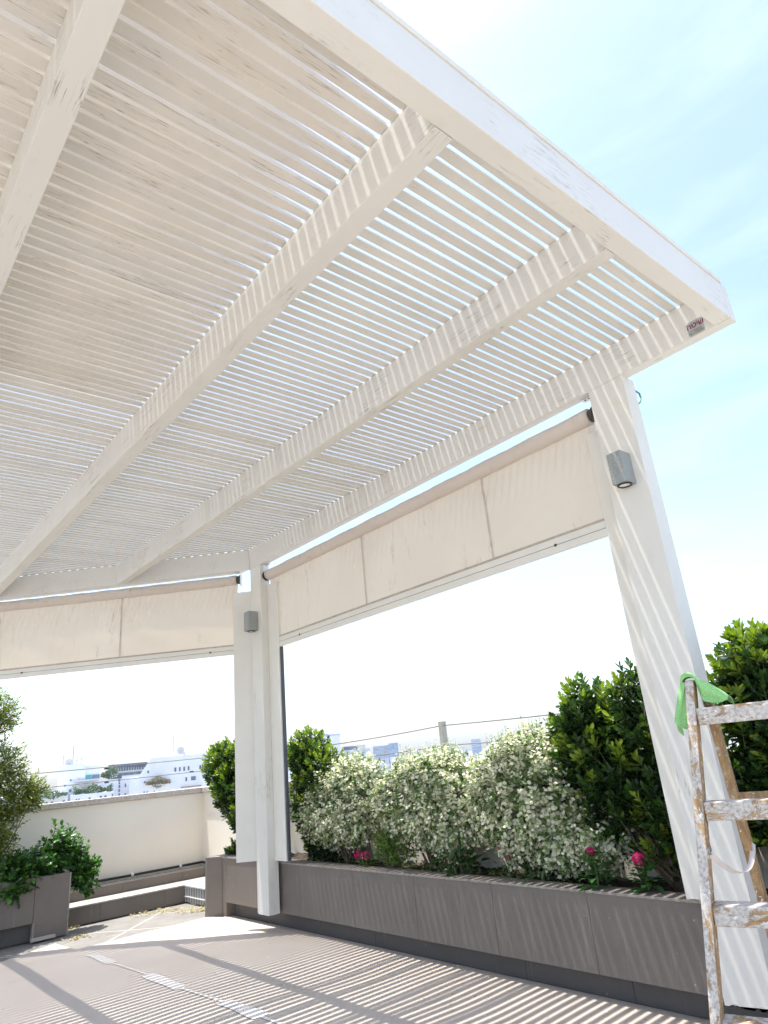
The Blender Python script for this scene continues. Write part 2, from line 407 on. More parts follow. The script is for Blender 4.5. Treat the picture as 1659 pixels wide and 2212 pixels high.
# dry leaves and crumbs
def debris(name, label, cat, spots, n, sz, cols):
    L = Leaves(T_SMALL)
    for i in range(n):
        x, y, r = spots[rng.integers(len(spots))]; a = rng.uniform(0, 6.28); q = r*rng.uniform(0, 1)**.7
        d = np.array([math.cos(a*3.3), math.sin(a*3.3), rng.uniform(-.1, .5)])
        c = np.array(cols[rng.integers(len(cols))])*rng.uniform(.7, 1.2)
        px, py = x+q*math.cos(a), y+q*.6*math.sin(a)
        L.add((px, py, (.022 if py < 5.1 else 0)+rng.uniform(0, .004)), d, (0, 0, 1), sz*rng.uniform(.5, 1.4), sz*rng.uniform(.25, .6), c)
    o = L.build(name, LEAFO, empty_none); return o
class _E: pass
empty_none = None
_old_build = Leaves.build
def _rl(o): return rootloc(o) if o is not None else Vector((0, 0, 0))
rootloc_orig = rootloc
rootloc = lambda o: rootloc_orig(o) if o is not None else Vector((0, 0, 0))
o = debris('leaf_litter', '', '', [(.08, 5.68, .18), (.0, 5.9, .22), (-.2, 6.0, .2), (.12, 5.6, .1), (-.9, 6.1, .12), (-.95, 5.62, .12)], 420, .028, [(.42, .33, .16), (.30, .2, .1), (.5, .45, .3)])
tag(o, 'dry leaves and crumbs swept against the step and grate', 'leaf litter', kind='stuff')
o = debris('floor_crumbs', '', '', [(-.3, 2.6, .9), (-.8, 3.4, .9), (-.2, 1.8, .6), (.0, 2.2, .5)], 45, .018, [(.10, .07, .05), (.35, .30, .12), (.7, .68, .6)])
tag(o, 'small crumbs and fallen leaves scattered over the floor card', 'debris', kind='stuff')

# ------------------------------------------------------------------ pergola
pg = empty('pergola', (0, 0, 0), 'white painted timber slatted pergola over the terrace', 'pergola')
HB = .185           # beam depth
zb, zt = H, H+HB
def beam_y(x0, x1, y0, ya, yb, name='beam', m=WY):      # end cut oblique: ya at x0, yb at x1
    b = MB(); b.hexa([(x0, y0, zb), (x1, y0, zb), (x1, yb, zb), (x0, ya, zb), (x0, y0, zt), (x1, y0, zt), (x1, yb, zt), (x0, ya, zt)])
    return obj(name, b, m, pg, .003)
OB = 4.235          # inner face of the slanting end beam: x + y = OB
beam_y(-.060, 0, 0, 4.32, 4.32, 'edge_beam')
for x0, x1 in ((-.924, -.862), (-1.799, -1.725)):
    beam_y(x0, x1, .074, OB-x0-.002, OB-x1-.002)
beam_y(-2.690, -2.615, .074, 6.5, 6.5); beam_y(-3.58, -3.505, .074, 6.5, 6.5)
fb = MB(); fb.box(-5.2, -.062, 0, .072, zb, zt); obj('fascia_board', fb, WX, pg, .003)
fc = MB(); fc.box(-5.2, -.05, -.006, .060, zt+.001, zt+.022); obj('fascia_cap', fc, WX, pg, .003)
# slanting end beam: inner face on x+y=OB
eb = MB(); t = .10*math.sqrt(2)
eb.hexa([(-.062, OB+.062, zb-.001), (-.062, OB+.062+t, zb-.001), (-2.25, OB+2.25+t, zb-.001), (-2.25, OB+2.25, zb-.001),
         (-.062, OB+.062, zt), (-.062, OB+.062+t, zt), (-2.25, OB+2.25+t, zt), (-2.25, OB+2.25, zt)])
obj('end_beam', eb, WX, pg, .003)
# slats
P = .0545; pos = []; k = 0; y = .098
while y < 6.4: pos.append(y); y += P
rs = random.Random(11)
last = MB()
for i, y in enumerate(pos):
    b = MB() if i < 99 else last
    xr = min(-.004, OB-.03-y+.06)
    wj = .0398+rs.uniform(-.0014, .0014); yj = y+rs.uniform(-.0012, .0012); th = .0068+rs.uniform(-.0007, .0007)
    if 40 < i < 62 and rs.random() < .15: wj += .010
    z0 = zt+.002
    tl = rs.uniform(-.0015, .0015)
    def piece(x0, x1, ya0, yb0, ya1, yb1, z0, th, nseg=6, ph=0):
        vs = []; n = nseg
        for j in range(n+1):
            f = j/n; x = x0+(x1-x0)*f
            a = ya0+(ya1-ya0)*f; c = yb0+(yb1-yb0)*f; wv = .00035*math.sin(2.2*x+ph)
            vs += [(x, a+wv, z0), (x, c+wv, z0), (x, c+wv, z0+th), (x, a+wv, z0+th)]
        fs = [(3, 2, 1, 0), (4*n, 4*n+1, 4*n+2, 4*n+3)]
        for j in range(n):
            q = 4*j
            for s_ in range(4): fs.append((q+s_, q+(s_+1) % 4, q+4+(s_+1) % 4, q+4+s_))
        b.add(vs, fs)
    ph = rs.uniform(0, 6.28)
    if y < 2.30:
        piece(-1.800, xr, yj, yj+wj, yj, yj+wj+tl, z0, th, 6, ph)
        # older boards left of the third beam: thicker, the gap closing towards the left
        ww = .0370+rs.uniform(-.0028, .0028)
        t2 = .0330+rs.uniform(-.002, .002)
        ee = yj+ww+.0050+rs.uniform(-.0012, .0016)
        vs = []; xs_ = [-5.2, -4.2, -3.3, -2.7, -2.23, -2.1, -1.95, -1.802]; n_ = len(xs_)-1
        for x in xs_:
            f = min(1, max(0, (x+2.22)/.42)); c_ = ee+(yj+ww-ee)*f; wv = .0005*math.sin(2.2*x+ph)
            tt = t2+(.013-t2)*f; vs += [(x, yj+wv, z0), (x, c_+wv, z0), (x, c_+wv, z0+tt), (x, yj+wv, z0+tt)]
        fs = [(3, 2, 1, 0), (4*n_, 4*n_+1, 4*n_+2, 4*n_+3)]
        for j in range(n_):
            q = 4*j
            for s_ in range(4): fs.append((q+s_, q+(s_+1) % 4, q+4+(s_+1) % 4, q+4+s_))
        b.add(vs, fs)
    else:
        piece(-5.2, xr, yj, yj+wj+tl, yj, yj+wj, z0, th, 10, ph)
    if i < 99:
        s = obj('slat', b, WSL, pg)
        if y < 2.30:
            s.data.materials.append(WOLD)
            for p_ in s.data.polygons:
                if sum(s.data.vertices[v].co.x for v in p_.vertices)/len(p_.vertices) < -1.80: p_.material_index = 1
o = obj('slat', last, WSL, pg); o['kind'] = 'stuff'; o['label'] = 'farthest slats beyond the slanting end beam'
# posts
for (x0, x1, y0, y1, z0) in ((-.060, .046, .544, .739, .135), (-.060, .030, 4.113, 4.282, .120)):
    b = MB(); n = 14; vs = []
    # ragged split foot
    fx = [(x0, y0), (x1, y0), (x1, y1), (x0, y1)]
    ring = []
    for (a, c) in zip(fx, fx[1:]+fx[:1]):
        for j in range(n): ring.append((a[0]+(c[0]-a[0])*j/n, a[1]+(c[1]-a[1])*j/n))
    lo = [(x, y, z0+(rs.random()**3)*.028) for x, y in ring]
    md = [(x, y, z0+.05) for x, y in ring]; hi = [(x, y, H-.001) for x, y in ring]; m_ = len(ring)
    b.add(lo+md+hi, [tuple(range(m_))[::-1], tuple(range(2*m_, 3*m_))]+[(k*m_+i, k*m_+(i+1) % m_, (k+1)*m_+(i+1) % m_, (k+1)*m_+i) for k in (0, 1) for i in range(m_)])
    obj('post', b, WZ, pg)
    sm = MB(); sm.box(x0-.004, x0-.0005, y1-.062 if y0 < 1 else y0+.11, y1-.0605 if y0 < 1 else y0+.1115, z0+.3, H-.05)
b = MB(); hp = [CAM+ray0(x, y)*((.66-CAM[1])/ray0(x, y)[1]) for x, y in ((1372, 844), (1381, 850), (1384, 859), (1383, 868), (1376, 876))]
b.tube(hp, .005, 6); tag(obj('hose_loop', b, plain('green_hose', (.02, .25, .16), .5)), 'end of a green hose showing behind the top of the near post', 'hose')
# post at the far end of the slanting bay
b = MB(); b.obb((-1.86, 6.14, 1.42), (.045, .045, 0), (.06, -.06, 0), (0, 0, 1.385)); obj('post', b, WZ, pg, .003)

# sticker on the edge beam
st = empty('sticker', (-.0605, .15, H+.055), 'silver sticker with dark red Hebrew lettering near the corner of the edge beam', 'sticker')
b = MB(); yy, zz = .070, .035
y0, y1, z0, z1 = .112, .187, H+.006, H+.078
r_ = .010; poly = []
for (cy_, cz_, a0) in ((y1-r_, z1-r_, 0), (y0+r_, z1-r_, 90), (y0+r_, z0+r_, 180), (y1-r_, z0+r_, 270)):
    for j in range(5): a = R(a0+j*22.5); poly.append((cy_+r_*math.cos(a), cz_+r_*math.sin(a)))
n = len(poly); xx = -.0605
b.add([(xx-.0008, p, q) for p, q in poly]+[(xx+.0006, p, q) for p, q in poly], [tuple(range(n)), tuple(range(n, 2*n))[::-1]]+[(i, i+n, (i+1) % n+n, (i+1) % n) for i in range(n)])
obj('plate', b, plain('silver_film', (.42, .42, .43), .3, .3, var=.03), st)
def text(name, s, size, pos, m, parent, xdir, ydir, ext=.0003, align='CENTER', bold=0):
    cu = bpy.data.curves.new(name, 'FONT'); cu.body = s; cu.size = size; cu.align_x = align; cu.extrude = ext; cu.offset = bold
    tmp = bpy.data.objects.new(name, cu); col.objects.link(tmp)
    xd, yd = Vector(xdir).normalized(), Vector(ydir).normalized(); zd = xd.cross(yd)
    bpy.context.view_layer.update()
    me = bpy.data.meshes.new_from_object(tmp.evaluated_get(bpy.context.evaluated_depsgraph_get()))
    bpy.data.objects.remove(tmp)
    M_ = Matrix((xd, yd, zd)).transposed().to_4x4(); M_.translation = Vector(pos)-rootloc(parent)
    me.transform(M_); me.materials.clear(); me.materials.append(m)
    o = bpy.data.objects.new(name, me); col.objects.link(o); o.parent = parent; return o
RED = plain('dark_red_ink', (.22, .012, .03), .5); GRN = plain('olive_ink', (.26, .27, .06), .5)
mxd = (0, -1, 0); myd = (0, 0, 1)
text('lettering', '\u05d4\u05d8\u05d9\u05e9', .036, (xx-.0012, (y0+y1)/2, z1-.034), RED, st, mxd, myd, bold=.0008)
text('lettering', 'shitawood.co.il', .0088, (xx-.0012, (y0+y1)/2, z0+.022), plain('grey_ink', (.1, .1, .1), .5), st, mxd, myd)
text('lettering', '052-8700594', .0125, (xx-.0012, (y0+y1)/2, z0+.008), GRN, st, mxd, myd, bold=.0003)

# ------------------------------------------------------------------ wall lamps
def wall_lamp(y0, y1, z0, z1, label):
    x1, x0 = -.0605, -.150
    L = empty('wall_lamp', (x1, (y0+y1)/2, z0), label, 'wall lamp', 'grey box lamps on the pergola posts')
    b = MB(); b.box(x0, x1, y0, y1, z0+.004, z1); obj('body', b, LAMPG, L, .002)
    cx_, cy_ = (x0+x1)/2, (y0+y1)/2
    ring = MB(); n = 24
    for (ra, rb, za, zb_) in ((.034, .027, z0+.0035, z0-.002),):
        vs = []
        for r_, z_ in ((ra, za), (ra, zb_), (rb, zb_), (rb, za)):
            vs += [(cx_+r_*math.cos(2*math.pi*i/n), cy_+r_*math.sin(2*math.pi*i/n), z_) for i in range(n)]
        ring.add(vs, [(k*n+i, k*n+(i+1) % n, ((k+1) % 4)*n+(i+1) % n, ((k+1) % 4)*n+i) for k in range(4) for i in range(n)])
    obj('lens_ring', ring, BLACK, L)
    le = MB(); vs = [(cx_, cy_, z0-.001)]+[(cx_+.027*math.cos(2*math.pi*i/n), cy_+.027*math.sin(2*math.pi*i/n), z0+.002) for i in range(n)]
    le.add(vs, [(0, 1+(i+1) % n, 1+i) for i in range(n)]); obj('lens', le, LENS, L)
wall_lamp(.598, .672, 2.238, 2.400, 'grey box lamp on the near post, the larger one in the picture')
wall_lamp(4.166, 4.250, 2.238, 2.405, 'grey box lamp on the far corner post')

# ------------------------------------------------------------------ roller shades
def shade(A, B, zr, rr, zf, zbar, label, seams, nsign, rails, sag=0):
    """A -> B along the beam; nsign*normal points to the terrace inside"""
    A = np.array(A+(0,), float); B = np.array(B+(0,), float); u = B-A; Ln = np.linalg.norm(u); u = u/Ln
    nn = np.array([-u[1], u[0], 0])*nsign; Z = np.array([0, 0, 1.])
    S = empty('roller_shade', tuple((A+B)/2+Z*zr), label, 'roller shade', 'cream roller shades under the pergola beams')
    # rolled fabric, wrinkled, thicker near the ends
    m = MB(); n, k = 60, 20; vs = []; A0, B0 = A.copy(), B.copy(); ra_ = nn*rr*.55
    for i in range(n+1):
        f = i/n; c = A+ra_+u*Ln*f+Z*(zr-.004*math.sin(math.pi*f))
        for j in range(k):
            a = 2*math.pi*j/k
            r = rr*(1+.03*math.sin(9*f*6.28+2*a)+.02*math.sin(31*f*6.28+3*a)+.015*math.sin(57*f+a))
            vs.append(c+r*(math.cos(a)*nn+math.sin(a)*Z))
    m.add(vs, [(i*k+j, i*k+(j+1) % k, (i+1)*k+(j+1) % k, (i+1)*k+j) for i in range(n) for j in range(k)]+[tuple(range(k))[::-1], tuple(range(n*k, (n+1)*k))])
    obj('rolled_fabric', m, CROLL, S, smooth=True)
    # hanging cloth with diagonal puckers under the roll
    m = MB(); n, k = 220, 40; vs = []
    off = nn*0
    for j in range(k+1):
        g_ = j/k; z = zr+(zf-zr)*g_
        for i in range(n+1):
            f = i/n; s_ = f*Ln
            nd = min([abs(s_-q*Ln) for q in seams]+[s_, Ln-s_])      # puckers strongest beside seams and ends
            am = (.0105*math.exp(-nd/.24)+.0035)*math.exp(-((g_-.22)/.22)**2)
            wv = am*math.sin(118*(s_*1.0+ (1-g_)*.16)+1.3*math.sin(5*s_))+.0035*math.sin(2.1*s_+3*g_)*math.sin(math.pi*g_)
            wv += .0016*math.sin(14*s_+9*g_)*math.sin(math.pi*g_)
            vs.append(A+u*s_+off*(1-g_*.9)+nn*wv+Z*z)
    m.add(vs, [(j*(n+1)+i, j*(n+1)+i+1, (j+1)*(n+1)+i+1, (j+1)*(n+1)+i) for j in range(k) for i in range(n)])
    obj('fabric', m, CANVAS, S, smooth=True)
    for q in seams:
        b = MB(); vs = []
        for j in range(13):
            g_ = j/12; z = zr-rr*.9+(zf-zr+rr*.9)*g_; g2 = (z-zr)/(zf-zr)
            for dd in (-.007, .007): vs.append(A+u*(q*Ln+dd)+off*(1-g2*.9)+nn*.007+Z*z)
        b.add(vs, [(2*j, 2*j+1, 2*j+3, 2*j+2) for j in range(12)]); obj('seam', b, SEAM, S)
    b = MB(); c = (A+B)/2; hb = (zf-zbar)/2; e = .012
    b.obb(c+Z*(zbar+hb*.5), u*(Ln/2-.004), nn*e, Z*hb*.48); b.obb(c+Z*(zbar+hb*1.5), u*(Ln/2-.004), nn*(e-.001), Z*hb*.46)
    obj('bottom_bar', b, ALU, S, .002)
    b = MB(); b.obb(c+Z*(zbar+hb*.985), u*(Ln/2-.004), nn*(e-.004), Z*.0035); obj('bar_slot', b, BLACK, S)
    b = MB(); b.obb(c+Z*(zf+.004)+nn*.006, u*(Ln/2-.006), nn*.006, Z*.006); obj('hem_strip', b, plain('hem', (.50, .43, .36), .8), S)
    for q in (.11, .87):
        b = MB(); b.tube([A+u*Ln*q+nn*(e-.002)+Z*(zbar+hb), A+u*Ln*q+nn*(e+.004)+Z*(zbar+hb)], .008, 10); obj('bar_screw', b, plain('rusty_screw', (.12, .07, .03), .8), S)
    # end brackets
    for (E_, sg) in ((A+ra_, 1), (B+ra_, -1)):
        b = MB(); c = E_-sg*u*.035+Z*(zr+(H-zr)/2)
        b.obb(E_-sg*u*.040+Z*(zr+(H-zr)/2-.02), u*.002, nn*.030, Z*((H-zr)/2+.018)); b.obb(E_-sg*u*.008+Z*(H-.004), u*.032, nn*.020, Z*.0018)
        b.obb(E_-sg*u*.04+Z*(zr-.045), u*.003, nn*.022, Z*.014)
        br = obj('bracket', b, ALUB, S, .001)
        b = MB()
        for dd in (.0, .022): b.tube([E_+sg*u*(.002-dd)+Z*(H-.004)+nn*.008, E_+sg*u*(.002-dd)+Z*(H-.0085)+nn*.008], .005, 8)
        obj('screw', b, BLACK, br)
        b = MB(); b.tube([E_-sg*u*.036+Z*zr, E_-sg*u*.004+Z*zr], rr*.82, 16); b.tube([E_-sg*u*.034+Z*zr, E_-sg*u*.028+Z*zr], rr*.98, 16)
        obj('roller_end', b, plain('roller_end_plastic', (.06, .05, .045), .5), S)
    for (c0, c1, wv_, zt_, zb_, dark) in rails:      # guide rails: span along u, half depth
        b = MB(); c = A+u*(c0+c1)/2
        b.obb(c+Z*(zt_+zb_)/2, u*abs(c1-c0)/2, nn*wv_, Z*(zt_-zb_)/2); rl = obj('guide_rail', b, ALU, S, .002)
        b = MB(); b.obb(c+Z*(zt_-.0075)+nn*.0008, u*(abs(c1-c0)/2+.0012), nn*(wv_+.0012), Z*.012); obj('rail_cap', b, ALU, rl, .001)
        if dark:
            b = MB(); q = A+u*dark; b.obb(q+Z*((zbar+zb_)/2-.0), u*.011, nn*.010, Z*((zbar-zb_)/2-.004)); obj('rail_channel', b, DGREY, rl)  # dark strip painted as the groove's shade
shade((.022, .790), (.022, 4.070), 2.708, .044, 2.150, 2.068, 'longer cream roller shade hanging between the near post and the corner post', [.243, .607], 1,
      [(-.035, .048, .020, 2.615, .475, 0), (3.160, 3.322, .020, 2.620, .478, 3.149)])
shade((-.105, 4.435), (-1.690, 6.020), 2.738, .044, 2.160, 2.083, 'shorter cream roller shade with sun showing yellow through its lower part beside the corner post at left', [.475], 1,
      [(-.165, .038, .020, 2.620, .470, 0), (2.215, 2.30, .020, 2.62, .47, 0)])

# ------------------------------------------------------------------ planters
PX = .060; ZT = .460
pl = empty('planter', (.3, 2.5, 0), 'long brown-grey tiled planter under the shrubs, running between the posts', 'planter')
seams_y = [-1.32, -.60, .13, .755, 1.376, 1.982, 2.607, 3.229, 3.86, 4.48, 5.095]
for a, c in zip(seams_y, seams_y[1:]):
    b = MB(); b.box(PX, PX+.012, a+.0007, c-.0007, .115, ZT-.012); obj('panel', b, TILE, pl, .0015)
    b = MB(); b.box(PX-.003, PX+.115, a+.001, c-.001, ZT-.011, ZT); obj('coping', b, TILE, pl, .0015)
    b = MB(); b.box(PX-.0045, PX-.0032, a+.001, c-.001, ZT-.0115, ZT-.0008); obj('coping_edge', b, EDGE, pl)
b = MB(); b.box(PX+.013, PX+.06, -1.3, 5.09, .116, ZT-.013); obj('core', b, plain('mortar', (.2, .18, .16), .9), pl)
for a, c in zip([-1.3, -.7, .02, .64, 1.26, 1.88, 2.5, 3.12, 3.74, 4.36], [-.7, .02, .64, 1.26, 1.88, 2.5, 3.12, 3.74, 4.36, 5.02]):
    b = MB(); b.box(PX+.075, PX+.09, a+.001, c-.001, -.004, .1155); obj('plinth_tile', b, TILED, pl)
# angled end piece and back part of the end
b = MB(); b.prism([(PX-.001, 5.096), (-.030, 5.200), (-.018, 5.212), (PX+.011, 5.106)], 0.0, ZT-.001); obj('end_panel', b, TILE, pl, .0015)
b = MB(); b.prism([(-.029, 5.201), (-.029, 5.235), (.60, 5.235), (.60, 5.215), (-.017, 5.213)], 0, ZT-.001); obj('end_panel', b, TILE, pl)
b = MB(); b.prism([(PX+.0125, 5.097), (-.0165, 5.211), (.6, 5.211), (.6, 5.10)], ZT-.012, ZT-.002); obj('end_coping', b, EDGE, pl)
b = MB(); b.box(PX, PX+.09, 5.02, 5.094, 0, .1145); obj('end_foot', b, TILE, pl)
b = MB()
nx, ny = 10, 120; vs = []
for j in range(ny+1):
    for i in range(nx+1):
        x = .118+i*.048; yv = -1.3+j*(6.39/ny); vs.append((x, yv, .405+rng.uniform(0, .022)))
b.add(vs, [(j*(nx+1)+i, j*(nx+1)+i+1, (j+1)*(nx+1)+i+1, (j+1)*(nx+1)+i) for j in range(ny) for i in range(nx)]); obj('soil', b, SOIL, pl)

pl2 = empty('planter', (-1.4, 6.1, 0), 'short tiled planter at the left, by the back wall, filled with the glossy bush', 'planter')
for (a, c, z0) in ((-1.229, -.966, 0), (-1.85, -1.232, .133), (-2.45, -1.852, .133)):
    b = MB(); b.box(a, c, 5.850, 5.862, z0, ZT); obj('panel', b, TILE, pl2, .0015)
b = MB(); b.box(-.9655, -.953, 5.852, 6.60, 0, ZT-.001); obj('side_panel', b, TILE, pl2, .001)
b = MB(); b.box(-.9665, -.955, 5.8455, 5.8515, .001, ZT+.002); obj('corner_trim', b, EDGE, pl2, .001)
b = MB(); b.box(-1.2305, -1.218, 5.8465, 5.90, 0, .1345); obj('recess_cheek', b, EDGE, pl2)
b = MB(); b.box(-2.45, -1.232, 5.905, 5.915, 0, .15); obj('plinth_tile', b, TILED, pl2)
b = MB(); b.box(-2.45, -.967, 5.863, 5.875, .42, ZT+.004); b.box(-2.44, -.967, 5.874, 5.95, ZT-.009, ZT+.003); obj('rim', b, EDGE, pl2)
b = MB(); b.box(-2.44, -.967, 5.93, 6.6, .15, .40); obj('soil', b, SOIL, pl2)
b = MB(); b.prism([(-1.245, 5.80), (-1.06, 5.805), (-1.075, 5.845), (-1.24, 5.848)], .008, .030); 
tag(obj('card_scrap', b, PAPER), 'torn scrap of card lying at the foot of the left planter', 'card scrap')

# step, upstand and grate
sp = empty('step', (0, 6.3, 0), 'low brown-grey tiled ledge along the foot of the cream wall', 'step')
for a, c in ((-.95, -.60), (-.60, .0), (.0, .214)):
    b = MB(); b.box(a+.001, c-.001, 6.15, 6.162, 0, .138); obj('riser', b, TILE, sp, .001)
b = MB(); b.box(-.95, .216, 6.146, 6.44, .139, .150); b.box(.2165, .585, 5.24, 6.44, .139, .150); obj('tread', b, plain('pale_tread_stone', (.42, .39, .345), .7, var=.12, scale=14), sp)
for a, c in ((-.95, -.30), (-.30, .30), (.30, .575)):
    b = MB(); b.box(a+.001, c-.001, 6.440, 6.452, .1505, .232); obj('upstand', b, TILE, sp)
b = MB(); b.box(-.95, .575, 6.439, 6.60, .2325, .240); obj('upstand_top', b, EDGE, sp)
b = MB(); b.box(.575, .585, 5.24, 6.439, .1505, .232); obj('upstand', b, TILE, sp)
gr = empty('drain_grate', (.21, 5.68, 0), 'grey vertical-bar drain grate beside the end of the long planter', 'grate')
for i in range(34):
    yv = 6.14-i*.0265
    b = MB(); b.box(.200, .214, yv-.0045, yv+.0045, .004, .137); obj('bar', b, STEEL if i % 2 else ALUB, gr)
b = MB(); b.box(.190, .1985, 5.24, 6.146, .048, .056); b.box(.191, .2165, 5.24, 6.146, .1385, .1505); obj('rail', b, ALUB, gr)
b = MB(); b.box(.26, .27, 5.24, 6.14, 0, .137); obj('backing', b, BLACK, gr)

# parapet wall
pw = empty('parapet_wall', (0, 6.7, 0), 'cream stucco parapet wall round the terrace with speckled stone coping', 'wall')
b = MB(); b.box(-6, .60, 6.60, 6.76, 0, .955); obj('wall', b, STUCCO, pw)
b = MB(); b.box(.60, .76, -4, 6.76, 0, .957); obj('wall', b, STUCCO, pw)
b = MB(); b.box(-6, .575, 6.575, 6.785, .958, 1.010); b.box(.575, .785, -4, 6.785, .959, 1.012); obj('coping', b, COPING, pw, .004)
pp = empty('drip_pipe', (0, 6.58, .25), 'thin black pipe with white clips along the foot of the cream wall', 'pipe')
b = MB(); b.tube([(-1.0, 6.585, .272), (-.2, 6.585, .268), (.585, 6.585, .272), (.588, 6.2, .268), (.588, 5.3, .27)], .011, 8); obj('pipe', b, BLACK, pp, smooth=True)
for x in (-.62, -.16, .34):
    b = MB(); b.tube([(x-.012, 6.585, .271), (x+.012, 6.585, .271)], .017, 10); obj('clip', b, ALUB, pp)
b = MB(); b.tube([(.588, 6.30, .270), (.588, 6.33, .270)], .017, 10); obj('clip', b, ALUB, pp)

# wire fence on the parapet
wf = empty('wire_fence', (.68, 3, 1.0), 'two slack rope cables strung between grey stub posts on the parapet', 'wire fence')
GREYP = plain('grey_post_paint', (.42, .41, .37), .8)
for (x, y_) in ((.68, 2.84), (.68, -1.0), (.68, 6.25)):
    b = MB(); b.box(x-.022, x+.022, y_-.02, y_+.02, 1.0125, 1.345); obj('post', b, GREYP, wf, .003)
b = MB(); b.box(-2.622, -2.578, 6.66, 6.70, 1.01, 1.345); obj('post', b, GREYP, wf, .003)
def cable(a, c, sag, r=.0045):
    a, c = np.array(a), np.array(c); b = MB(); n = 30
    b.tube([a+(c-a)*i/n-np.array([0, 0, sag*4*(i/n)*(1-i/n)]) for i in range(n+1)], r, 6); obj('cable', b, plain('grey_rope', (.22, .22, .21), .8), wf, smooth=True)
for z in (1.315, 1.178):
    cable((.68, 6.23, z), (.68, 2.86, z), .035); cable((.68, 2.82, z), (.68, -1., z), .03); cable((-2.58, 6.68, z-.03), (.66, 6.68, z), .006)
for (x, z) in ((-.43, 1.2855), (-.42, 1.1535), (.50, 1.180)):
    b = MB(); b.tube([(x-.02, 6.68, z), (x+.02, 6.68, z)], .0085, 8); obj('cable_clamp', b, BLACK, wf)

# ------------------------------------------------------------------ ladder
def ladder():
    r = np.array([.2821, -.9594, 0]); nn = np.array([-.9594, -.2821, 0]); Z = np.array([0, 0, 1.])
    T = np.array([-.922, .170, 1.268])                # top of the near front stile, its outer front corner
    La = empty('stepladder', tuple(T*[1, 1, 0]), 'old wooden stepladder splashed with white paint, standing at the right edge', 'ladder')
    s, bsp = .20, .12
    d = -Z+s*nn-bsp*r; d2 = -Z+s*nn+bsp*r
    hw = .0125; dp = .030
    def bar(name, p0, p1, a, b_, m, par=La, bev=.003):
        p0, p1 = np.array(p0), np.array(p1); q = MB()
        ring = [(-1, -1), (-1, 1), (1, 1), (1, -1)]
        q.hexa([p1+i*a+j*b_ for i, j in ring]+[p0+i*a+j*b_ for i, j in ring]); return obj(name, q, m, par, bev)
    W = .36
    for k, (p, dd) in enumerate(((T+r*hw-nn*dp, d), (T+r*(W+hw)-nn*dp, d2))):
        o_ = bar('stile', p, p+dd*1.262, r*hw, nn*dp, [LADF, LADS])
        for pg_ in o_.data.polygons:
            nr = pg_.normal
            if abs(nr.dot(Vector(r))) > .7: pg_.material_index = 1
    # front rungs: flat boards between the stiles
    for zr_ in (1.163, .915, .673, .43, .19):
        t = (1.268-zr_); c = T+r*(W/2+hw)+(-Z+s*nn)*t-nn*.022
        half = W/2+bsp*t+ -.0135
        b = MB(); b.obb(c, r*half, nn*.010, Z*.024)
        o_ = obj('rung', b, LADR, La, .003)
        b = MB(); b.obb(c-nn*.035+Z*.018, r*(half+.0), nn*.024, Z*.005); obj('tread', b, LADR, o_, .002)
    # top step board
    # rear legs
    d3 = -Z-.25*nn-.012*r; d4 = -Z-.25*nn+.03*r
    p = T+r*(.040)-nn*.075-Z*.035
    bar('rear_leg', p, p+d3*1.228, r*.012, nn*.026, LADB); p2 = p+r*(W-.06); bar('rear_leg', p2, p2+d4*1.228, r*.012, nn*.026, LADB)
    for zr_ in (.925, .64, .34):
        t = 1.233-zr_; c = p+(-Z-.25*nn)*t+r*(W-.06)/2; b = MB(); b.obb(c, r*((W-.06)/2+.01-.0), nn*.010, Z*.018); obj('rear_rung', b, LADB, La, .002)
    # webbing strap from the stile inner side to the rear leg, slack
    A_ = T+d*.455+r*.0255-nn*.03; B_ = p+d3*.43+r*.014
    ctrl = []
    M1 = A_+(B_-A_)*.55-Z*.105
    b = MB(); vs = []; n = 26
    for i in range(n+1):
        f = i/n; q = A_*(1-f)**2+2*f*(1-f)*(M1-Z*.02)+B_*f*f+r*(.012*math.sin(3.1*f))
        tw = .9+1.1*f; wd = (Z*math.cos(tw)+r*math.sin(tw)*.6)*.011; th = nn*.0010
        vs += [q-wd-th, q+wd-th, q+wd+th, q-wd+th]
    fs = [(3, 2, 1, 0), (4*n, 4*n+1, 4*n+2, 4*n+3)]
    for j in range(n):
        for s_ in range(4): fs.append((4*j+s_, 4*j+(s_+1) % 4, 4*j+4+(s_+1) % 4, 4*j+4+s_))
    b.add(vs, fs); obj('strap', b, STRAP, La, smooth=False)
    b = MB(); b.tube([A_-r*.004+Z*.008, A_+r*.006+Z*.008], .013, 12); obj('strap_washer', b, STEEL, La)
    return T, r, nn, d
T, r_l, n_l, d_l = ladder()
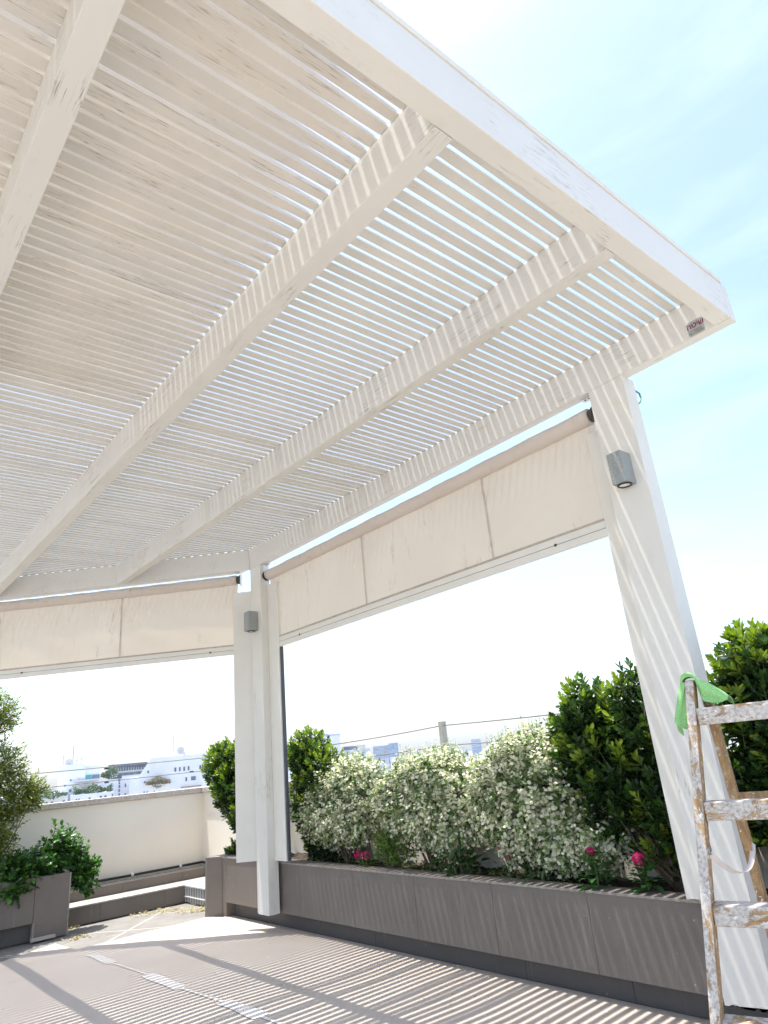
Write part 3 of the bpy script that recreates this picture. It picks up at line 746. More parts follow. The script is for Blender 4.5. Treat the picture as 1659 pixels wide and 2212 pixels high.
# green cloth draped over the stile top
def cloth():
    Z = np.array([0, 0, 1.]); m = MB(); nu, nv = 56, 22; vs = []
    cen = T+r_l*.0125
    def crest(s_):      # (x along the rungs, z, front drop vector, depth of the fold behind)
        ar = .020
        if abs(s_) <= ar:
            a = s_/ar*math.pi/2; return .020*math.sin(a), .004+.018*math.cos(a), (0, -.012), .003
        if s_ < 0:
            q = -s_-ar; x = -.021-.40*q+1.6*max(0, q-.115)**1.1; return x, .004-q, (-x-.0135-.12*q, -.006), -.004-.02*q
        q = s_-ar; x = .019+.80*q; h = .072*(1-q/.105)**.8*min(1, q/.012) if q < .105 else 0
        return x, .004-q*.52-1.2*q*q, (-.004, -h), -.010-.05*q
    for j in range(nv+1):
        g_ = 2*j/nv-1
        for i in range(nu+1):
            s_ = -.155+.270*i/nu; x, z, (dx, dz), dep = crest(s_)
            if g_ >= 0:
                X = x+dx*g_; Z_ = z+dz*g_; D_ = dep+.005*math.sin(math.pi*min(1, g_*1.3))
            else:
                X = x-(.004 if s_ < 0 else -.004)*g_*g_; Z_ = z-.012*g_*g_*(1 if abs(s_) < .03 else 2); D_ = dep-.055*abs(g_)
            fold = .0030*math.sin(3.5*g_+30*s_)*min(1, abs(s_)/.04)+.0016*math.sin(9*g_-48*s_)
            vs.append(cen+r_l*(X+fold*.6)+n_l*(D_+fold)+Z*(Z_+.3*fold+(.004*math.sin(60*s_) if g_ > .9 and abs(s_) > .03 else 0)))
    n = nu+1
    m.add(vs, [(j*n+i, j*n+i+1, (j+1)*n+i+1, (j+1)*n+i) for j in range(nv) for i in range(nu)])
    o = obj('cleaning_cloth', m, CLOTH, smooth=True)
    so_ = o.modifiers.new('thick', 'SOLIDIFY'); so_.thickness = .0035; so_.offset = 0
    sb = o.modifiers.new('sub', 'SUBSURF'); sb.levels = 1; sb.render_levels = 1
    tag(o, 'bright green microfibre cloth draped over the top of the stepladder', 'cloth')
cloth()

# ------------------------------------------------------------------ plants
def rv(s=1.): return rng.normal(0, s, 3)
def sample_shell(c, r, bias=.35):
    d = unit(rng.normal(0, 1, 3)); q = rng.uniform(0, 1)**bias
    return np.array(c)+d*np.array(r)*q, d, q
UP = np.array([0, 0, 1.])
def trunk(root, base, blobs, r0=.014, n=3):
    if n == 0: return
    b = MB(); base = np.array(base)
    for c, r in blobs:
        for k in range(n):
            tip = np.array(c)+unit(rng.normal(0, 1, 3))*np.array(r)*.55
            s = base+np.array([rng.uniform(-.03, .03), rng.uniform(-.03, .03), 0]); mid = (s+tip)/2+rv(.025)-np.array([0, 0, .02])
            b.tube([s, s*.7+mid*.3+rv(.006), mid, (mid+tip)/2+rv(.01), tip], [r0, r0*.85, r0*.6, r0*.42, r0*.2], 6)
    obj('stem', b, BARK, root, smooth=True)

def rosette_shrub(name, label, base, blobs, nsh, L0=.045, group=None, seed=0, tip=.55, zsun=.9):
    global rng; rng = np.random.default_rng(seed)
    root = empty(name, tuple(base), label, 'shrub', group)
    trunk(root, base, blobs, .013, 4)
    lv = Leaves(T_BIG); tw = MB(); wts = np.array([r[0]*r[1]+r[1]*r[2]+r[0]*r[2] for c, r in blobs]); wts = wts/wts.sum()
    for i in range(nsh):
        c, r = blobs[rng.choice(len(blobs), p=wts)]
        p, d, q = sample_shell(c, r, .28)
        ax = unit(d*.75+UP*rng.uniform(.35, 1.0)+rv(.22)); h = rng.uniform(.05, .11)
        young = rng.uniform(0, 1) < 1.1*tip*max(0, min(1, (q-.55)*2.6))*max(.12, min(1, (d[2]+.75)/1.1))
        nl = rng.integers(10, 16); base_d = rng.uniform(.75, 1.1)
        tw.tube([p-ax*(h+.04), p], [.0022, .0012], 4, False)
        u = unit(np.cross(ax, rv())); v = np.cross(ax, u)
        for k in range(nl):
            t = k/(nl-1); a = k*2.4+rng.uniform(-.2, .2)
            side = math.cos(a)*u+math.sin(a)*v
            op = 1.25-.85*t+rng.uniform(-.12, .12)          # opening angle from the shoot axis
            dd = ax*math.cos(op)+side*math.sin(op)-UP*.10*(1-t)
            l = L0*(1-.35*t)*rng.uniform(.8, 1.15)
            dark = np.array([.017, .044, .015])*base_d; mid_ = np.array([.058, .125, .026])*base_d; yel = np.array([.27, .37, .04])
            cc = dark+(mid_-dark)*t
            if young: cc = cc*(1-t)**1.2+yel*(1-(1-t)**1.2)*rng.uniform(.7, 1.1)
            else: cc = cc*rng.uniform(.75, 1.25)
            lv.add(p-ax*h*(1-t), dd, ax*1.0+side*.15, l, l*rng.uniform(.52, .66), cc)
    lv.build('foliage', LEAFG, root); obj('twig', tw, STEMG, root)
    return root
GS = 'glossy dark green shrubs in the long planter'
rosette_shrub('evergreen_shrub', 'tall dark glossy shrub with yellow-green tips between the white-leaved shrubs and the near post', (.38, 1.05, .42),
    [((.36, 1.02, 1.22), (.24, .24, .27)), ((.38, 1.25, 1.02), (.25, .26, .27)), ((.38, .95, .92), (.26, .30, .30)), ((.34, 1.36, 1.20), (.20, .19, .28)), ((.36, 1.52, 1.08), (.16, .12, .24)), ((.42, 1.0, .68), (.2, .34, .18)), ((.42, 1.40, .78), (.18, .2, .2))], 1350, .062, GS, 3)
rosette_shrub('evergreen_shrub', 'tall dark glossy shrub behind the stepladder, right of the near post', (.38, .25, .42),
    [((.36, .42, 1.30), (.24, .26, .27)), ((.36, .05, 1.28), (.26, .30, .30)), ((.40, .20, .98), (.26, .42, .30)), ((.40, -.35, 1.1), (.27, .35, .4)), ((.42, .3, .74), (.20, .45, .20)), ((.40, .52, 1.08), (.22, .22, .32))], 2000, .064, GS, 4)
rosette_shrub('evergreen_shrub', 'rounded dark glossy shrub with yellow-green top, left of the far corner post', (.28, 5.0, .42),
    [((.26, 5.35, 1.20), (.24, .30, .24)), ((.26, 5.15, 1.00), (.25, .30, .27)), ((.26, 4.92, .78), (.20, .22, .22)), ((.30, 4.95, 1.28), (.22, .22, .20)), ((.22, 5.12, .50), (.10, .10, .09))], 1350, .056, GS, 5, .75)
rosette_shrub('evergreen_shrub', 'dark glossy shrub with bright tips just right of the far corner post', (.36, 4.0, .42),
    [((.36, 4.12, 1.22), (.20, .22, .22)), ((.36, 3.92, 1.05), (.22, .26, .24)), ((.38, 4.1, .86), (.22, .30, .26)), ((.38, 4.0, .62), (.15, .25, .18))], 1200, .050, GS, 6, .75)

def white_shrub(label, base, blobs, n, seed, group):
    global rng; rng = np.random.default_rng(seed)
    root = empty('variegated_shrub', tuple(base), label, 'shrub', group)
    trunk(root, base, blobs, .010, 4)
    lv = Leaves(T_OVAL); tw = MB(); wts = np.array([r[0]*r[1]+r[1]*r[2]+r[0]*r[2] for c, r in blobs]); wts = wts/wts.sum()
    for i in range(n):
        c, r = blobs[rng.choice(len(blobs), p=wts)]
        p, d, q = sample_shell(c, r, .22)
        up_ = rng.uniform(.0, .5)+max(0, d[2])*1.1
        ax = unit(d*.9+UP*(up_-.25)+rv(.35)); h = rng.uniform(.05, .11)
        end = p+ax*h*.5-UP*.02*(1-max(0, d[2])); st_ = p-ax*h
        tw.tube([st_, p, end], [.0018, .0014, .0008], 3, False)
        gl = rng.uniform(0, 1); green = gl < .13+.35*(1-q)
        nl = rng.integers(8, 13)
        for k in range(nl):
            t = k/(nl-1); side = unit(np.cross(ax, UP+rv(.15)))*(1 if k % 2 else -1)
            dd = ax*.55+side+rv(.28)-UP*.12
            x = rng.uniform(0, 1)
            if green and x < .75: cc = np.array([.085, .18, .035])*rng.uniform(.6, 1.4)
            elif x < .14: cc = np.array([.22, .34, .10])*rng.uniform(.7, 1.2)
            elif x < .30: cc = np.array([.40, .46, .26])*rng.uniform(.8, 1.1)
            else: cc = np.array([.84, .82, .64])*rng.uniform(.82, 1.1)
            l = rng.uniform(.019, .029)*(1.15-.35*t)
            lv.add(st_+(end-st_)*t, dd, d*1.0+UP*.5+rv(.4), l*1.15, l*1.08, np.minimum(cc, .88))
    # thin upright tips on top
    for i in range(95):
        c, r = blobs[rng.integers(len(blobs))]; a = rng.uniform(0, 6.28); q = rng.uniform(0, .85)
        p = np.array(c)+np.array([r[0]*q*math.cos(a), r[1]*q*math.sin(a), r[2]*math.sqrt(1-q*q)*.95]); e_ = p+UP*rng.uniform(.04, .10)+rv(.012)
        tw.tube([p-UP*.03, (p+e_)/2+rv(.003), e_], [.0014, .0011, .0007], 3, False)
        for k in range(6):
            t = k/5; cc = np.array([.80, .79, .68]) if rng.uniform() < .7 else np.array([.22, .34, .10])
            lv.add(p+(e_-p)*t, rv()+UP*.5, rv(.5)+UP, .012, .009, cc)
    lv.build('foliage', LEAFW, root); obj('twig', tw, STEMG, root)
    return root
VS = 'white-leaved variegated shrubs in the long planter'
white_shrub('white-leaved variegated shrub nearest the far corner post', (.36, 3.62, .42),
    [((.34, 3.66, .80), (.25, .38, .23)), ((.36, 3.50, 1.02), (.20, .26, .15)), ((.34, 3.86, .76), (.22, .26, .20)), ((.33, 3.42, .76), (.20, .20, .18)), ((.33, 3.62, .68), (.17, .22, .12)), ((.34, 3.76, .98), (.15, .16, .13))], 2500, 21, VS)
white_shrub('white-leaved variegated shrub in the middle of the three', (.36, 2.74, .42),
    [((.34, 2.70, .84), (.26, .40, .25)), ((.36, 2.58, 1.0), (.22, .32, .15)), ((.32, 2.96, .86), (.20, .22, .16)), ((.32, 2.42, .78), (.20, .22, .22)), ((.33, 2.52, .66), (.15, .18, .12)), ((.35, 2.88, 1.02), (.12, .14, .09))], 2900, 22, VS)
white_shrub('white-leaved variegated shrub against the tall dark shrub', (.36, 1.88, .42),
    [((.34, 1.86, .88), (.26, .40, .28)), ((.36, 1.78, 1.06), (.22, .28, .16)), ((.34, 2.02, .98), (.17, .17, .17)), ((.32, 2.10, .80), (.18, .18, .16)), ((.32, 1.90, .76), (.22, .30, .22)), ((.33, 1.68, .64), (.17, .24, .17)), ((.33, 1.45, .66), (.14, .18, .14))], 3100, 23, VS)

def leafy(name, label, base, blobs, n, L0, Wf, tmpl, cols, seed, mat, hang=.1, cat='bush', group=None, nl=(7, 11), stem=.006, step=.10, trunks=3):
    global rng; rng = np.random.default_rng(seed)
    root = empty(name, tuple(base), label, cat, group); trunk(root, base, blobs, stem, trunks)
    lv = Leaves(tmpl); tw = MB(); wts = np.array([r[0]*r[1]+r[1]*r[2]+r[0]*r[2] for c, r in blobs]); wts = wts/wts.sum()
    for i in range(n):
        c, r = blobs[rng.choice(len(blobs), p=wts)]; p, d, q = sample_shell(c, r, .35)
        ax = unit(d*.8+UP*rng.uniform(-.1, .6)+rv(.35)); h = step*rng.uniform(.6, 1.2); s_ = p-ax*h*.6; e_ = p+ax*h*.4
        tw.tube([s_, p, e_], [.0020, .0014, .0008], 4, False); m_ = rng.integers(*nl)
        for k in range(m_):
            t = k/(m_-1); side = unit(np.cross(ax, UP+rv(.3)))*(1 if k % 2 else -1)
            dd = ax*.7+side*(1-.5*t)+rv(.2)-UP*hang; cc = np.array(cols[rng.integers(len(cols))])*rng.uniform(.7, 1.25)
            l = L0*rng.uniform(.75, 1.2); lv.add(s_+(e_-s_)*t, dd, UP*.8+d*.5+rv(.3), l, l*Wf, cc)
    lv.build('foliage', mat, root); obj('twig', tw, STEMG, root); return root
# left planter
leafy('glossy_bush', 'bright green round-leaved bush spilling over the left planter', (-1.25, 6.08, .40),
    [((-1.15, 6.02, .56), (.22, .18, .17)), ((-1.02, 6.02, .66), (.14, .14, .18)), ((-1.45, 6.02, .52), (.22, .18, .14)), ((-1.3, 6.0, .50), (.2, .15, .12)), ((-.86, 6.00, .46), (.11, .12, .15)), ((-.78, 5.98, .40), (.12, .10, .13)), ((-.88, 6.0, .62), (.10, .10, .10)), ((-1.40, 5.86, .42), (.16, .06, .10))],
    800, .040, .82, T_OVAL, [(.05, .13, .03), (.07, .19, .035), (.10, .24, .04), (.035, .085, .025)], 31, LEAFG, cat='bush')
tr = leafy('small_tree', 'airy yellow-green small-leaved tree rising from the left planter', (-1.72, 6.2, .40),
    [((-1.52, 6.12, 1.36), (.20, .20, .22)), ((-1.42, 6.1, 1.12), (.25, .2, .20)), ((-1.58, 6.1, 1.80), (.18, .2, .20)), ((-1.50, 6.12, .90), (.18, .2, .2)), ((-1.85, 6.2, 1.5), (.25, .25, .4)), ((-1.28, 6.08, 1.14), (.13, .12, .12)), ((-1.48, 6.05, .68), (.14, .14, .12))],
    1500, .034, .44, T_BIG, [(.18, .25, .04), (.22, .27, .05), (.08, .12, .03), (.27, .26, .05)], 32, LEAFO, hang=.25, cat='tree', stem=.008, trunks=2, step=.13)

# pink-flowered plants
def pentas(label, base, h, heads, nleaf, seed, L0=.07):
    global rng; rng = np.random.default_rng(seed)
    root = empty('flowering_plant', tuple(base), label, 'flower', 'pink star-flower plants along the front of the long planter'); base = np.array(base)
    lv = Leaves(T_LANCE); sm = MB()
    for (hx, hy, hz, r) in heads:
        top = np.array([hx, hy, hz]); sm.tube([base+rv(.01), (base+top)/2+rv(.008), top], [.004, .003, .0025], 6)
        fl = Leaves(T_SMALL)
        for i in range(46):
            d = unit(rng.normal(0, 1, 3)+UP*.45); q = top+d*r*.85; u = unit(np.cross(d, rv())); v = np.cross(d, u)
            shade_ = rng.uniform(.65, 1.15)
            for k in range(5):
                a = 2*math.pi*k/5; fl.add(q, math.cos(a)*u+math.sin(a)*v+d*.25, d, r*.42, r*.24, np.array([.62, .035, .17])*shade_)
        fl.build('flower_head', PETAL, root)
    for i in range(nleaf):
        a = i*2.4; t = i/nleaf; p = base+UP*h*(.2+.8*t)+np.array([math.cos(a), math.sin(a), 0])*.012
        stem_p = p+rv(.012); dd = np.array([math.cos(a), math.sin(a), .55-.5*(1-t)+rng.uniform(-.2, .2)])
        l = L0*(1.15-.5*t)*rng.uniform(.8, 1.15); lv.add(stem_p, dd, UP, l, l*.62, np.array([.055, .14, .04])*rng.uniform(.7, 1.5))
    sm.tube([base, base+UP*h], [.005, .003], 6)
    lv.build('foliage', LEAFG, root); obj('stem', sm, STEMG, root)
pentas('pair of pink flower heads low beside the light green bush', (.17, 3.20, .42), .08, [(.14, 3.255, .530, .026), (.14, 3.165, .525, .026)], 22, 41, .05)
pentas('single pink flower head below the gap between the second and third white-leaved shrubs', (.22, 1.98, .42), .13, [(.20, 2.00, .610, .020), (.17, 1.93, .560, .011)], 30, 42, .055)
pentas('pink flower head on a large-leaved plant, left of the last pair', (.15, 1.36, .42), .17, [(.16, 1.38, .610, .022)], 40, 43, .105)
pentas('largest pink flower head, nearest the near post', (.16, 1.10, .42), .14, [(.14, 1.11, .590, .030)], 40, 44, .10)
pentas('small dark pink flower head behind the light green bush', (.34, 3.10, .42), .2, [(.34, 3.08, .680, .016)], 10, 45, .04)
leafy('bright_green_bush', 'low bright yellow-green small-leaved bush between pink flowers in the planter', (.24, 2.98, .42), [((.24, 2.96, .56), (.11, .18, .10)), ((.26, 3.05, .60), (.09, .1, .08))],
    190, .020, .6, T_SMALL, [(.14, .26, .03), (.09, .18, .03), (.20, .32, .05)], 51, LEAFG)
leafy('broad_leaf_plant', 'dark long-leaved seedling clump below the middle white-leaved shrub', (.19, 2.36, .42), [((.19, 2.38, .50), (.07, .15, .07))], 26, .075, .42, T_LANCE, [(.03, .07, .025), (.05, .11, .03)], 52, LEAFG, cat='plant', nl=(4, 7))
leafy('spiky_plant', 'small dark spiky plant at the foot of the corner post in the planter', (.30, 3.78, .42), [((.30, 3.78, .48), (.06, .09, .05))], 14, .08, .25, T_LANCE, [(.02, .04, .02)], 53, LEAFG, cat='plant', nl=(5, 8))
leafy('broad_leaf_plant', 'dark leafy clump beside the single pink flower head', (.2, 1.80, .42), [((.2, 1.80, .48), (.07, .12, .06))], 22, .055, .5, T_LANCE, [(.03, .07, .025), (.05, .10, .03)], 54, LEAFG, cat='plant', nl=(4, 7))
gc = leafy('ground_cover', '', (.35, 2.5, .42), [((.34, 1.6+.45*i, .44), (.15, .26, .035)) for i in range(6)], 150, .024, .7, T_SMALL, [(.05, .12, .03), (.2, .3, .06), (.4, .42, .3)], 55, LEAFO, trunks=0)
gc2 = gc.children[0]; gc2.parent = None
for ch in list(gc.children): bpy.data.objects.remove(ch)
gl_ = gc.location.copy(); bpy.data.objects.remove(gc); gc2.location = gl_; gc2.name = 'ground_cover'
tag(gc2, 'low mixed ground cover over the soil of the long planter', 'ground cover', kind='stuff')

# ------------------------------------------------------------------ city beyond the parapet
def ray(x, y): return rt*((x-CX)/FD)-up*((y-CY)/FD)+fw
def facade(x_mid, dist):
    """a vertical plane at that distance, facing the terrace: returns origin, right, back"""
    d = ray(x_mid, 1700.); d = np.array([d[0], d[1], 0]); d /= np.linalg.norm(d)
    o_ = CAM+d*dist; rr = np.array([d[1], -d[0], 0])
    return o_, rr, d
def on(pl_, x, y):
    o_, rr, d = pl_; q = ray(x, y); t = ((o_-CAM)@d)/(q@d); Xw = CAM+q*t; return (Xw-o_)@rr, Xw[2]
CW = plain('white_render', (.78, .79, .82), .8, var=.03, scale=.3); CG = plain('grey_render', (.55, .58, .64), .8, var=.04, scale=.3)
GLS = plain('dark_window', (.10, .14, .20), .25, var=.25, scale=.8); TEAL = plain('teal_glass', (.05, .32, .33), .2)
TAN = plain('tan_render', (.52, .50, .45), .85, var=.05, scale=.3); BLUEG = plain('blue_glass', (.16, .26, .42), .25, var=.2, scale=.2)
NAVY = plain('navy_cladding', (.05, .085, .14), .6, var=.2, scale=.4)
def cbox(pl_, x0, x1, ytop, dep, m, par, name='wall', zb_=-26., dz=0.):
    o_, rr, d = pl_; xm = (x0+x1)/2; u0, z = on(pl_, x0, ytop); u1, z2 = on(pl_, x1, ytop); u0, _ = on(pl_, x0, ytop); zt_ = on(pl_, xm, ytop)[1]
    b = MB(); c = o_+rr*(u0+u1)/2+d*(dep/2+dz); c[2] = (zt_+zb_)/2; b.obb(c, rr*abs(u1-u0)/2, d*dep/2, (0, 0, (zt_-zb_)/2)); return obj(name, b, m, par)
def cwin(pl_, x0, x1, y0, y1, m, par, name='window', out=.12, dz=0.):
    o_, rr, d = pl_; xm, ym = (x0+x1)/2, (y0+y1)/2
    u0 = on(pl_, x0, ym)[0]; u1 = on(pl_, x1, ym)[0]; z0 = on(pl_, xm, y1)[1]; z1 = on(pl_, xm, y0)[1]
    b = MB(); c = o_+rr*(u0+u1)/2+d*(dz-out*.0); c[2] = (z0+z1)/2; b.obb(c, rr*abs(u1-u0)/2, d*out, (0, 0, (z1-z0)/2)); return obj(name, b, m, par)
def CL(x, y): return x*.28, 1459.9+y*.28          # from the enlarged strip used to measure the left skyline
def bld(name, label, xm, dist):
    pl_ = facade(xm, dist); r_ = empty(name, (pl_[0][0], pl_[0][1], -26), label, 'building'); return pl_, r_
def W_(pl_, par, lst, m=GLS, dz=0.):
    for (x, y, w_, h_) in lst:
        a, c = CL(x, y); cwin(pl_, a-w_*.14, a+w_*.14, c-h_*.14, c+h_*.14, m, par, dz=dz)
def city_greens(pl_, label, x0, x1, y, dens, cols, seed, sz=.35, hh=1.0, dz=-1.5, name='roof_garden'):
    global rng; rng = np.random.default_rng(seed); o_, rr, d = pl_
    (a, c), (e, f) = CL(x0, y), CL(x1, y); u0 = on(pl_, a, c)[0]; u1 = on(pl_, e, f)[0]; z = on(pl_, (a+e)/2, c)[1]
    root = empty(name, tuple(o_+rr*(u0+u1)/2+d*dz+np.array([0, 0, z-o_[2]])), label, 'greenery'); lv = Leaves(T_OVAL)
    ph = rng.uniform(0, 6)
    for i in range(dens):
        uu = rng.uniform(u0, u1); f_ = .6+.4*math.sin(uu*1.3+ph); p = o_+rr*uu+d*(dz+rng.uniform(-.8, .8)); p[2] = z+rng.uniform(-hh*.8, hh)*f_
        lv.add(p, rv(), rv(), sz*rng.uniform(.6, 1.3), sz*rng.uniform(.6, 1.), np.array(cols[rng.integers(len(cols))])*rng.uniform(.6, 1.3))
    lv.build('foliage', LEAFO, root)
GC = [(.06, .12, .05), (.10, .18, .06), (.04, .08, .04)]
D1 = 190
pA, A = bld('apartment_building', 'white terraced apartment block at far left with planted ledge and dark glazed top room', 70, D1-8)
x0, _ = CL(-160, 0); x1, _ = CL(525, 0); cbox(pA, x0, x1, CL(0, 925)[1], 14, CW, A)
cbox(pA, CL(225, 0)[0], CL(405, 0)[0], CL(0, 872)[1], 8, CW, A, 'upper_storey', dz=3); 
W_(pA, A, [(245, 917, 22, 22), (293, 914, 40, 22), (338, 911, 38, 22), (388, 906, 26, 20)], dz=2.9)
W_(pA, A, [(235, 1000, 8, 22), (257, 999, 8, 20), (358, 986, 17, 22), (400, 982, 18, 22), (491, 970, 15, 20), (150, 1010, 10, 18)])
a = CL(320, 880); cwin(pA, CL(228, 0)[0], CL(420, 0)[0], CL(0, 876)[1], CL(0, 884)[1], TAN, A, 'canopy', 1.6, dz=2.4)
city_greens(pA, 'green hedge trailing over the lowest planted ledge at far left', 205, 520, 925, 900, GC, 61)
pB, B = bld('apartment_building', 'white apartment tower block with antennas and teal window, second from left', 170, D1)
cbox(pB, CL(455, 0)[0], CL(662, 0)[0], CL(0, 683)[1], 16, CW, B); cbox(pB, CL(662, 0)[0], CL(775, 0)[0], CL(0, 688)[1], 12, CW, B, 'wing', dz=1)
cbox(pB, CL(545, 0)[0], CL(865, 0)[0], CL(0, 905)[1], 8, CW, B, 'lower_block', dz=-7)
cwin(pB, CL(545, 0)[0], CL(775, 0)[0], CL(0, 800)[1], CL(0, 812)[1], CG, B, 'ledge', 1.2, dz=-.4)
W_(pB, B, [(500, 848, 14, 14), (541, 886, 16, 22), (545, 806, 14, 12)]); W_(pB, B, [(686, 781, 50, 34)], TEAL, dz=.9); W_(pB, B, [(742, 778, 54, 34)], dz=.9)
W_(pB, B, [(608, 800, 22, 14), (640, 799, 22, 14)], TAN, dz=-.2)
W_(pB, B, [(590, 955, 8, 18), (610, 953, 8, 18), (688, 946, 17, 20), (771, 935, 16, 22), (806, 931, 16, 22), (857, 921, 8, 26)], dz=-7)
cwin(pB, CL(570, 0)[0], CL(765, 0)[0], CL(0, 832)[1], CL(0, 842)[1], TAN, B, 'awning', 1.4, dz=-2); W_(pB, B, [(690, 868, 120, 22)], TAN, dz=-.3)
city_greens(pB, 'thick green terrace planting under the teal window', 565, 860, 885, 1500, GC, 62, hh=1.5, dz=-6)
def mast(pl_, par, x, y0, y1, r=.13, name='antenna'):
    a, c = CL(x, y0); e, f = CL(x, y1); u0, z0 = on(pl_, a, c); u1, z1 = on(pl_, e, f); o_, rr, d = pl_
    p = o_+rr*u0+d*2; b = MB(); b.tube([(p[0], p[1], z0-1.5), (p[0], p[1], z1)], r, 5); q = rr*.5
    for k, zz_ in enumerate(np.linspace(z0+(z1-z0)*.7, z1, 3)): b.obb((p[0], p[1], zz_), q*(.7 if k % 2 else 1), d*.03, (0, 0, .03))
    obj(name, b, plain('antenna_grey', (.4, .42, .45), .6), par)
def dish(pl_, par, x, y):
    a, c = CL(x, y); u0, z0 = on(pl_, a, c); o_, rr, d = pl_; p = o_+rr*u0+d*1.5; p[2] = z0; b = MB(); n = 14
    ring = [p+rr*.95*math.cos(2*math.pi*i/n)+np.array([0, 0, .95*math.sin(2*math.pi*i/n)])-d*.3 for i in range(n)]
    b.add([p]+ring, [(0, 1+i, 1+(i+1) % n) for i in range(n)]); b.tube([p-np.array([0, 0, 2.]), p], .07, 5); b.tube([p, p-d*.9], .05, 5); obj('satellite_dish', b, plain('dish_grey', (.5, .5, .5), .6), par)
mast(pB, B, 560, 684, 530); mast(pB, B, 487, 690, 608, .10); mast(pB, B, 625, 684, 630, .10); mast(pB, B, 592, 684, 645, .08); dish(pB, B, 532, 671)
pC, C_ = bld('apartment_building', 'low white block with a dark vertical glass strip, in the middle of the left skyline', 255, D1+6)
cbox(pC, CL(775, 0)[0], CL(1070, 0)[0], CL(0, 792)[1], 12, CW, C_)
W_(pC, C_, [(921, 805, 14, 20), (921, 828, 10, 16), (921, 853, 12, 22), (920, 884, 12, 20), (919, 915, 12, 20), (968, 845, 10, 28), (1035, 838, 10, 28), (967, 913, 10, 14), (1033, 908, 10, 16), (857, 855, 10, 24), (850, 918, 8, 22)])
cwin(pC, CL(905, 0)[0], CL(940, 0)[0], CL(0, 765)[1], CL(0, 792)[1], NAVY, C_, 'stair_head', .8)
city_greens(pC, 'small grey-green trees on the roof terrace in front of the navy block', 785, 905, 762, 800, [(.10, .15, .11), (.14, .2, .14)], 63, .45, 2.2, 2, 'roof_tree')
pD, Db = bld('office_building', 'navy roofed office block behind the white apartments', 275, D1+70)
cbox(pD, CL(845, 0)[0], CL(1160, 0)[0], CL(0, 700)[1], 20, CW, Db); 
b = MB(); o_, rr, d = pD; u0, z0 = on(pD, *CL(840, 702)); u1, z1 = on(pD, *CL(1132, 675))
cwin(pD, CL(838, 0)[0], CL(1135, 0)[0], CL(0, 678)[1], CL(0, 702)[1], NAVY, Db, 'roof', 2.5, dz=0)
cwin(pD, CL(842, 0)[0], CL(1125, 0)[0], CL(0, 703)[1], CL(0, 731)[1], GLS, Db, 'window_band', .3); cwin(pD, CL(910, 0)[0], CL(1120, 0)[0], CL(0, 742)[1], CL(0, 764)[1], GLS, Db, 'window_band', .3)
for i in range(14):
    x = 850+i*20; cwin(pD, CL(x, 0)[0], CL(x+3, 0)[0], CL(0, 704)[1], CL(0, 730)[1], CW, Db, 'mullion', .5)
pE, E_ = bld('apartment_building', 'large white building with a slanting parapet and satellite dish, right of the left skyline', 370, D1-2)
o_, rr, d = pE
prof = [on(pE, *CL(*q)) for q in ((1000, 792), (1062, 787), (1168, 634), (1270, 634), (1480, 634), (1700, 634))]; zt_ = prof[2][1]
poly = [prof[0], prof[1], prof[2], (prof[5][0], zt_)]
b = MB(); vs = []
for dz in (0, 14):
    for (u_, z_) in [(poly[0][0], -26)]+poly+[(poly[-1][0], -26)]:
        p = o_+rr*u_+d*dz; vs.append((p[0], p[1], z_))
n = 6; b.add(vs, [tuple(range(n)), tuple(range(n, 2*n))[::-1]]+[(i, i+n, (i+1) % n+n, (i+1) % n) for i in range(n)]); obj('wall', b, CW, E_)
cbox(pE, CL(1270, 0)[0], CL(1425, 0)[0], CL(0, 592)[1], 9, CW, E_, 'upper_storey', dz=3)
W_(pE, E_, [(1143, 741, 12, 18), (1353, 723, 14, 32), (1387, 720, 13, 32), (1421, 717, 13, 32), (1455, 713, 13, 32), (1437, 797, 13, 30), (1492, 790, 36, 30), (1116, 821, 14, 14), (1112, 898, 10, 12), (1135, 897, 8, 12), (1190, 893, 8, 10), (1545, 705, 13, 30), (1580, 700, 13, 30)])
W_(pE, E_, [(1230, 815, 26, 26), (1285, 811, 42, 30)], TAN); W_(pE, E_, [(1285, 811, 12, 26), (1240, 816, 10, 22)], out_m if False else GLS, dz=-.1)
cwin(pE, CL(1128, 0)[0], CL(1330, 0)[0], CL(0, 836)[1], CL(0, 846)[1], CW, E_, 'ledge', 1.3)
W_(pE, E_, [(1475, 853, 160, 8)], plain('brown_awning', (.25, .16, .1), .8), dz=-.5)
city_greens(pE, 'pink and green terrace flowers on the large white building', 1130, 1310, 822, 900, [(.08, .14, .06), (.45, .20, .18), (.14, .2, .09)], 64, .35, 1.6, -1)
mast(pE, E_, 1337, 600, 450, .09); dish(pE, E_, 1395, 576); mast(pE, E_, 1422, 634, 590, .2, 'flue')
# right side skyline
def C3(x, y): return 597.24+x*.32, 1526.3+y*.32
pF, F_ = bld('apartment_building', 'white building with roof solar panels seen behind the corner shrub', 710, 230)
cbox(pF, C3(150, 0)[0], C3(427, 0)[0], C3(0, 205)[1], 14, CW, F_)
for x in (300, 385):
    o_, rr, d = pF; u0, z0 = on(pF, *C3(x, 203)); p = o_+rr*u0+d*2; b = MB(); b.obb((p[0], p[1], z0+.3), rr*2.2, d*1.2+np.array([0, 0, .5]), (0, 0, .12)); obj('solar_panel', b, NAVY, F_)
pG, G_ = bld('apartment_building', 'grey and tan building with a dark window band, behind the first white-leaved shrub', 765, 210)
cbox(pG, C3(430, 0)[0], C3(632, 0)[0], C3(0, 290)[1], 12, CG, G_); cbox(pG, C3(440, 0)[0], C3(600, 0)[0], C3(0, 262)[1], 8, TAN, G_, 'upper_storey', dz=3)
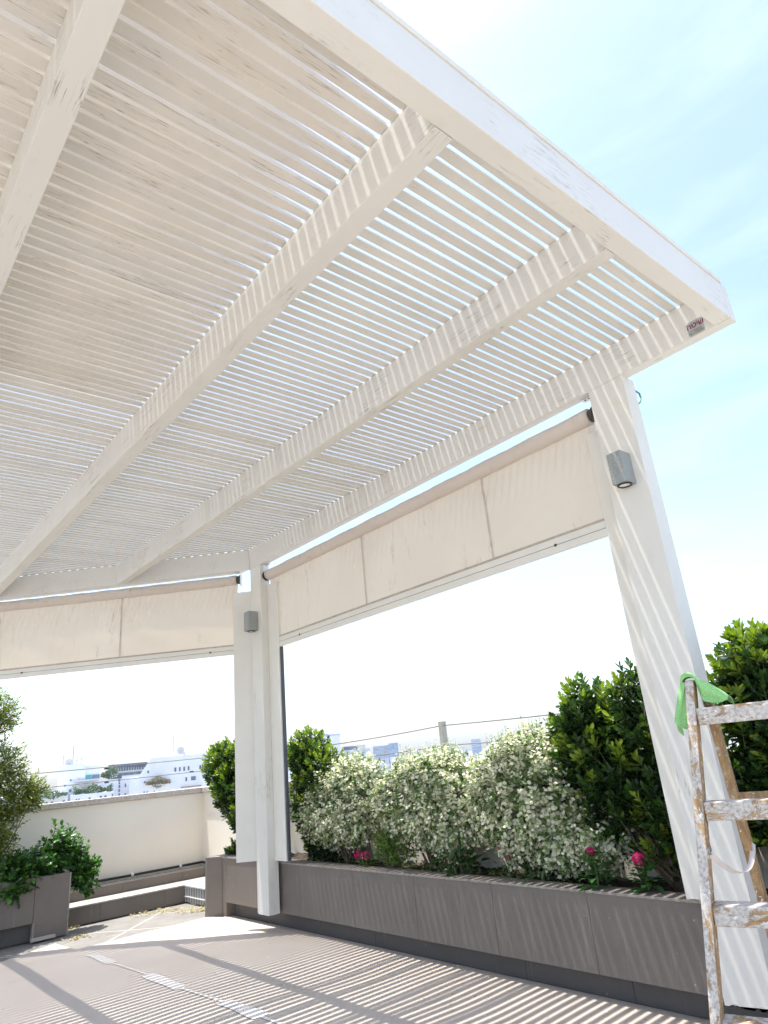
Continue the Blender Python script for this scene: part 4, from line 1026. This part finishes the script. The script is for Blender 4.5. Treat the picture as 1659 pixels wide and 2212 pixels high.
cwin(pG, C3(455, 0)[0], C3(545, 0)[0], C3(0, 270)[1], C3(0, 291)[1], GLS, G_, dz=2.9); cwin(pG, C3(430, 0)[0], C3(480, 0)[0], C3(0, 244)[1], C3(0, 250)[1], CW, G_, 'roof', 3, dz=4)
pH, H_ = bld('office_tower', 'wide blue glass office block on the horizon', 835, 900)
cbox(pH, C3(650, 0)[0], C3(765, 0)[0], C3(0, 265)[1], 40, BLUEG, H_); cbox(pH, C3(755, 0)[0], C3(818, 0)[0], C3(0, 247)[1], 40, BLUEG, H_, 'tower', dz=-5)
for i in range(9):
    yv = C3(0, 272+i*9)[1]; cwin(pH, C3(652, 0)[0], C3(764, 0)[0], yv, yv+.9, CG, H_, 'floor_band', .6)
pI, I_ = bld('office_tower', 'small pale blue tower standing on the horizon right of the fence post', 1025, 1200)
cbox(pI, C3(1312, 0)[0], C3(1376, 0)[0], C3(0, 220)[1], 30, BLUEG, I_)
for i in range(4):
    yv = C3(0, 226+i*13)[1]; cwin(pI, C3(1313, 0)[0], C3(1375, 0)[0], yv, yv+1.2, CG, I_, 'floor_band', .6)
pJ, J_ = bld('house', 'cluster of low white gabled houses below the blue office block', 850, 260)
rngJ = random.Random(5)
cbox(pJ, C3(640, 0)[0], C3(760, 0)[0], C3(0, 352)[1], 12, CG, J_); cbox(pJ, C3(765, 0)[0], C3(905, 0)[0], C3(0, 335)[1], 12, CW, J_, 'wing', dz=2)
for i in range(7): x = 655+i*33; cwin(pJ, C3(x, 0)[0], C3(x+10, 0)[0], C3(0, 362)[1], C3(0, 376)[1], GLS, J_, dz=-.05 if x < 750 else 1.9)
# distant low roofs
for (x, dd, w_, y_, m_, lb) in ((640, 420, 18, -4, CW, 'pale low building low behind the shrub just right of the corner post'), (905, 480, 22, 2, TAN, 'low tan building on the horizon left of the fence post'),
        (985, 640, 26, -3, CG, 'long low grey building on the horizon just right of the fence post'), (1075, 700, 24, -5, CW, 'pale low building on the horizon right of the small blue tower'),
        (1150, 520, 24, 4, CG, 'grey low building on the horizon, rightmost before the tall dark shrub'), (455, 330, 24, -10, CW, 'pale building seen just over the wall corner left of the corner shrub')):
    y_h = 1660-(x-587)*.0964; pK = facade(x, dd); K = empty('distant_building', (pK[0][0], pK[0][1], -26), lb, 'building')
    cbox(pK, x-w_, x+w_, y_h+y_, 20, m_, K)
    for j in range(5): cwin(pK, x-w_*.8+j*w_*.36, x-w_*.8+j*w_*.36+3, y_h+y_+5, y_h+y_+9, GLS, K, out=.3)

# haze
hz = MB(); hz.box(-200, 1500, -200, 1500, -27, 90)
m, n_, b_ = newmat('haze'); n_.nodes.remove(b_); pv = n_.nodes.new('ShaderNodeVolumePrincipled')
pv.inputs['Density'].default_value = .0003; pv.inputs['Color'].default_value = (.85, .92, 1, 1); pv.inputs['Anisotropy'].default_value = .3
n_.links.new(pv.outputs[0], n_.nodes['Material Output'].inputs['Volume'])
HAZE = True
if HAZE: tag(obj('haze', hz, m), kind='stuff')
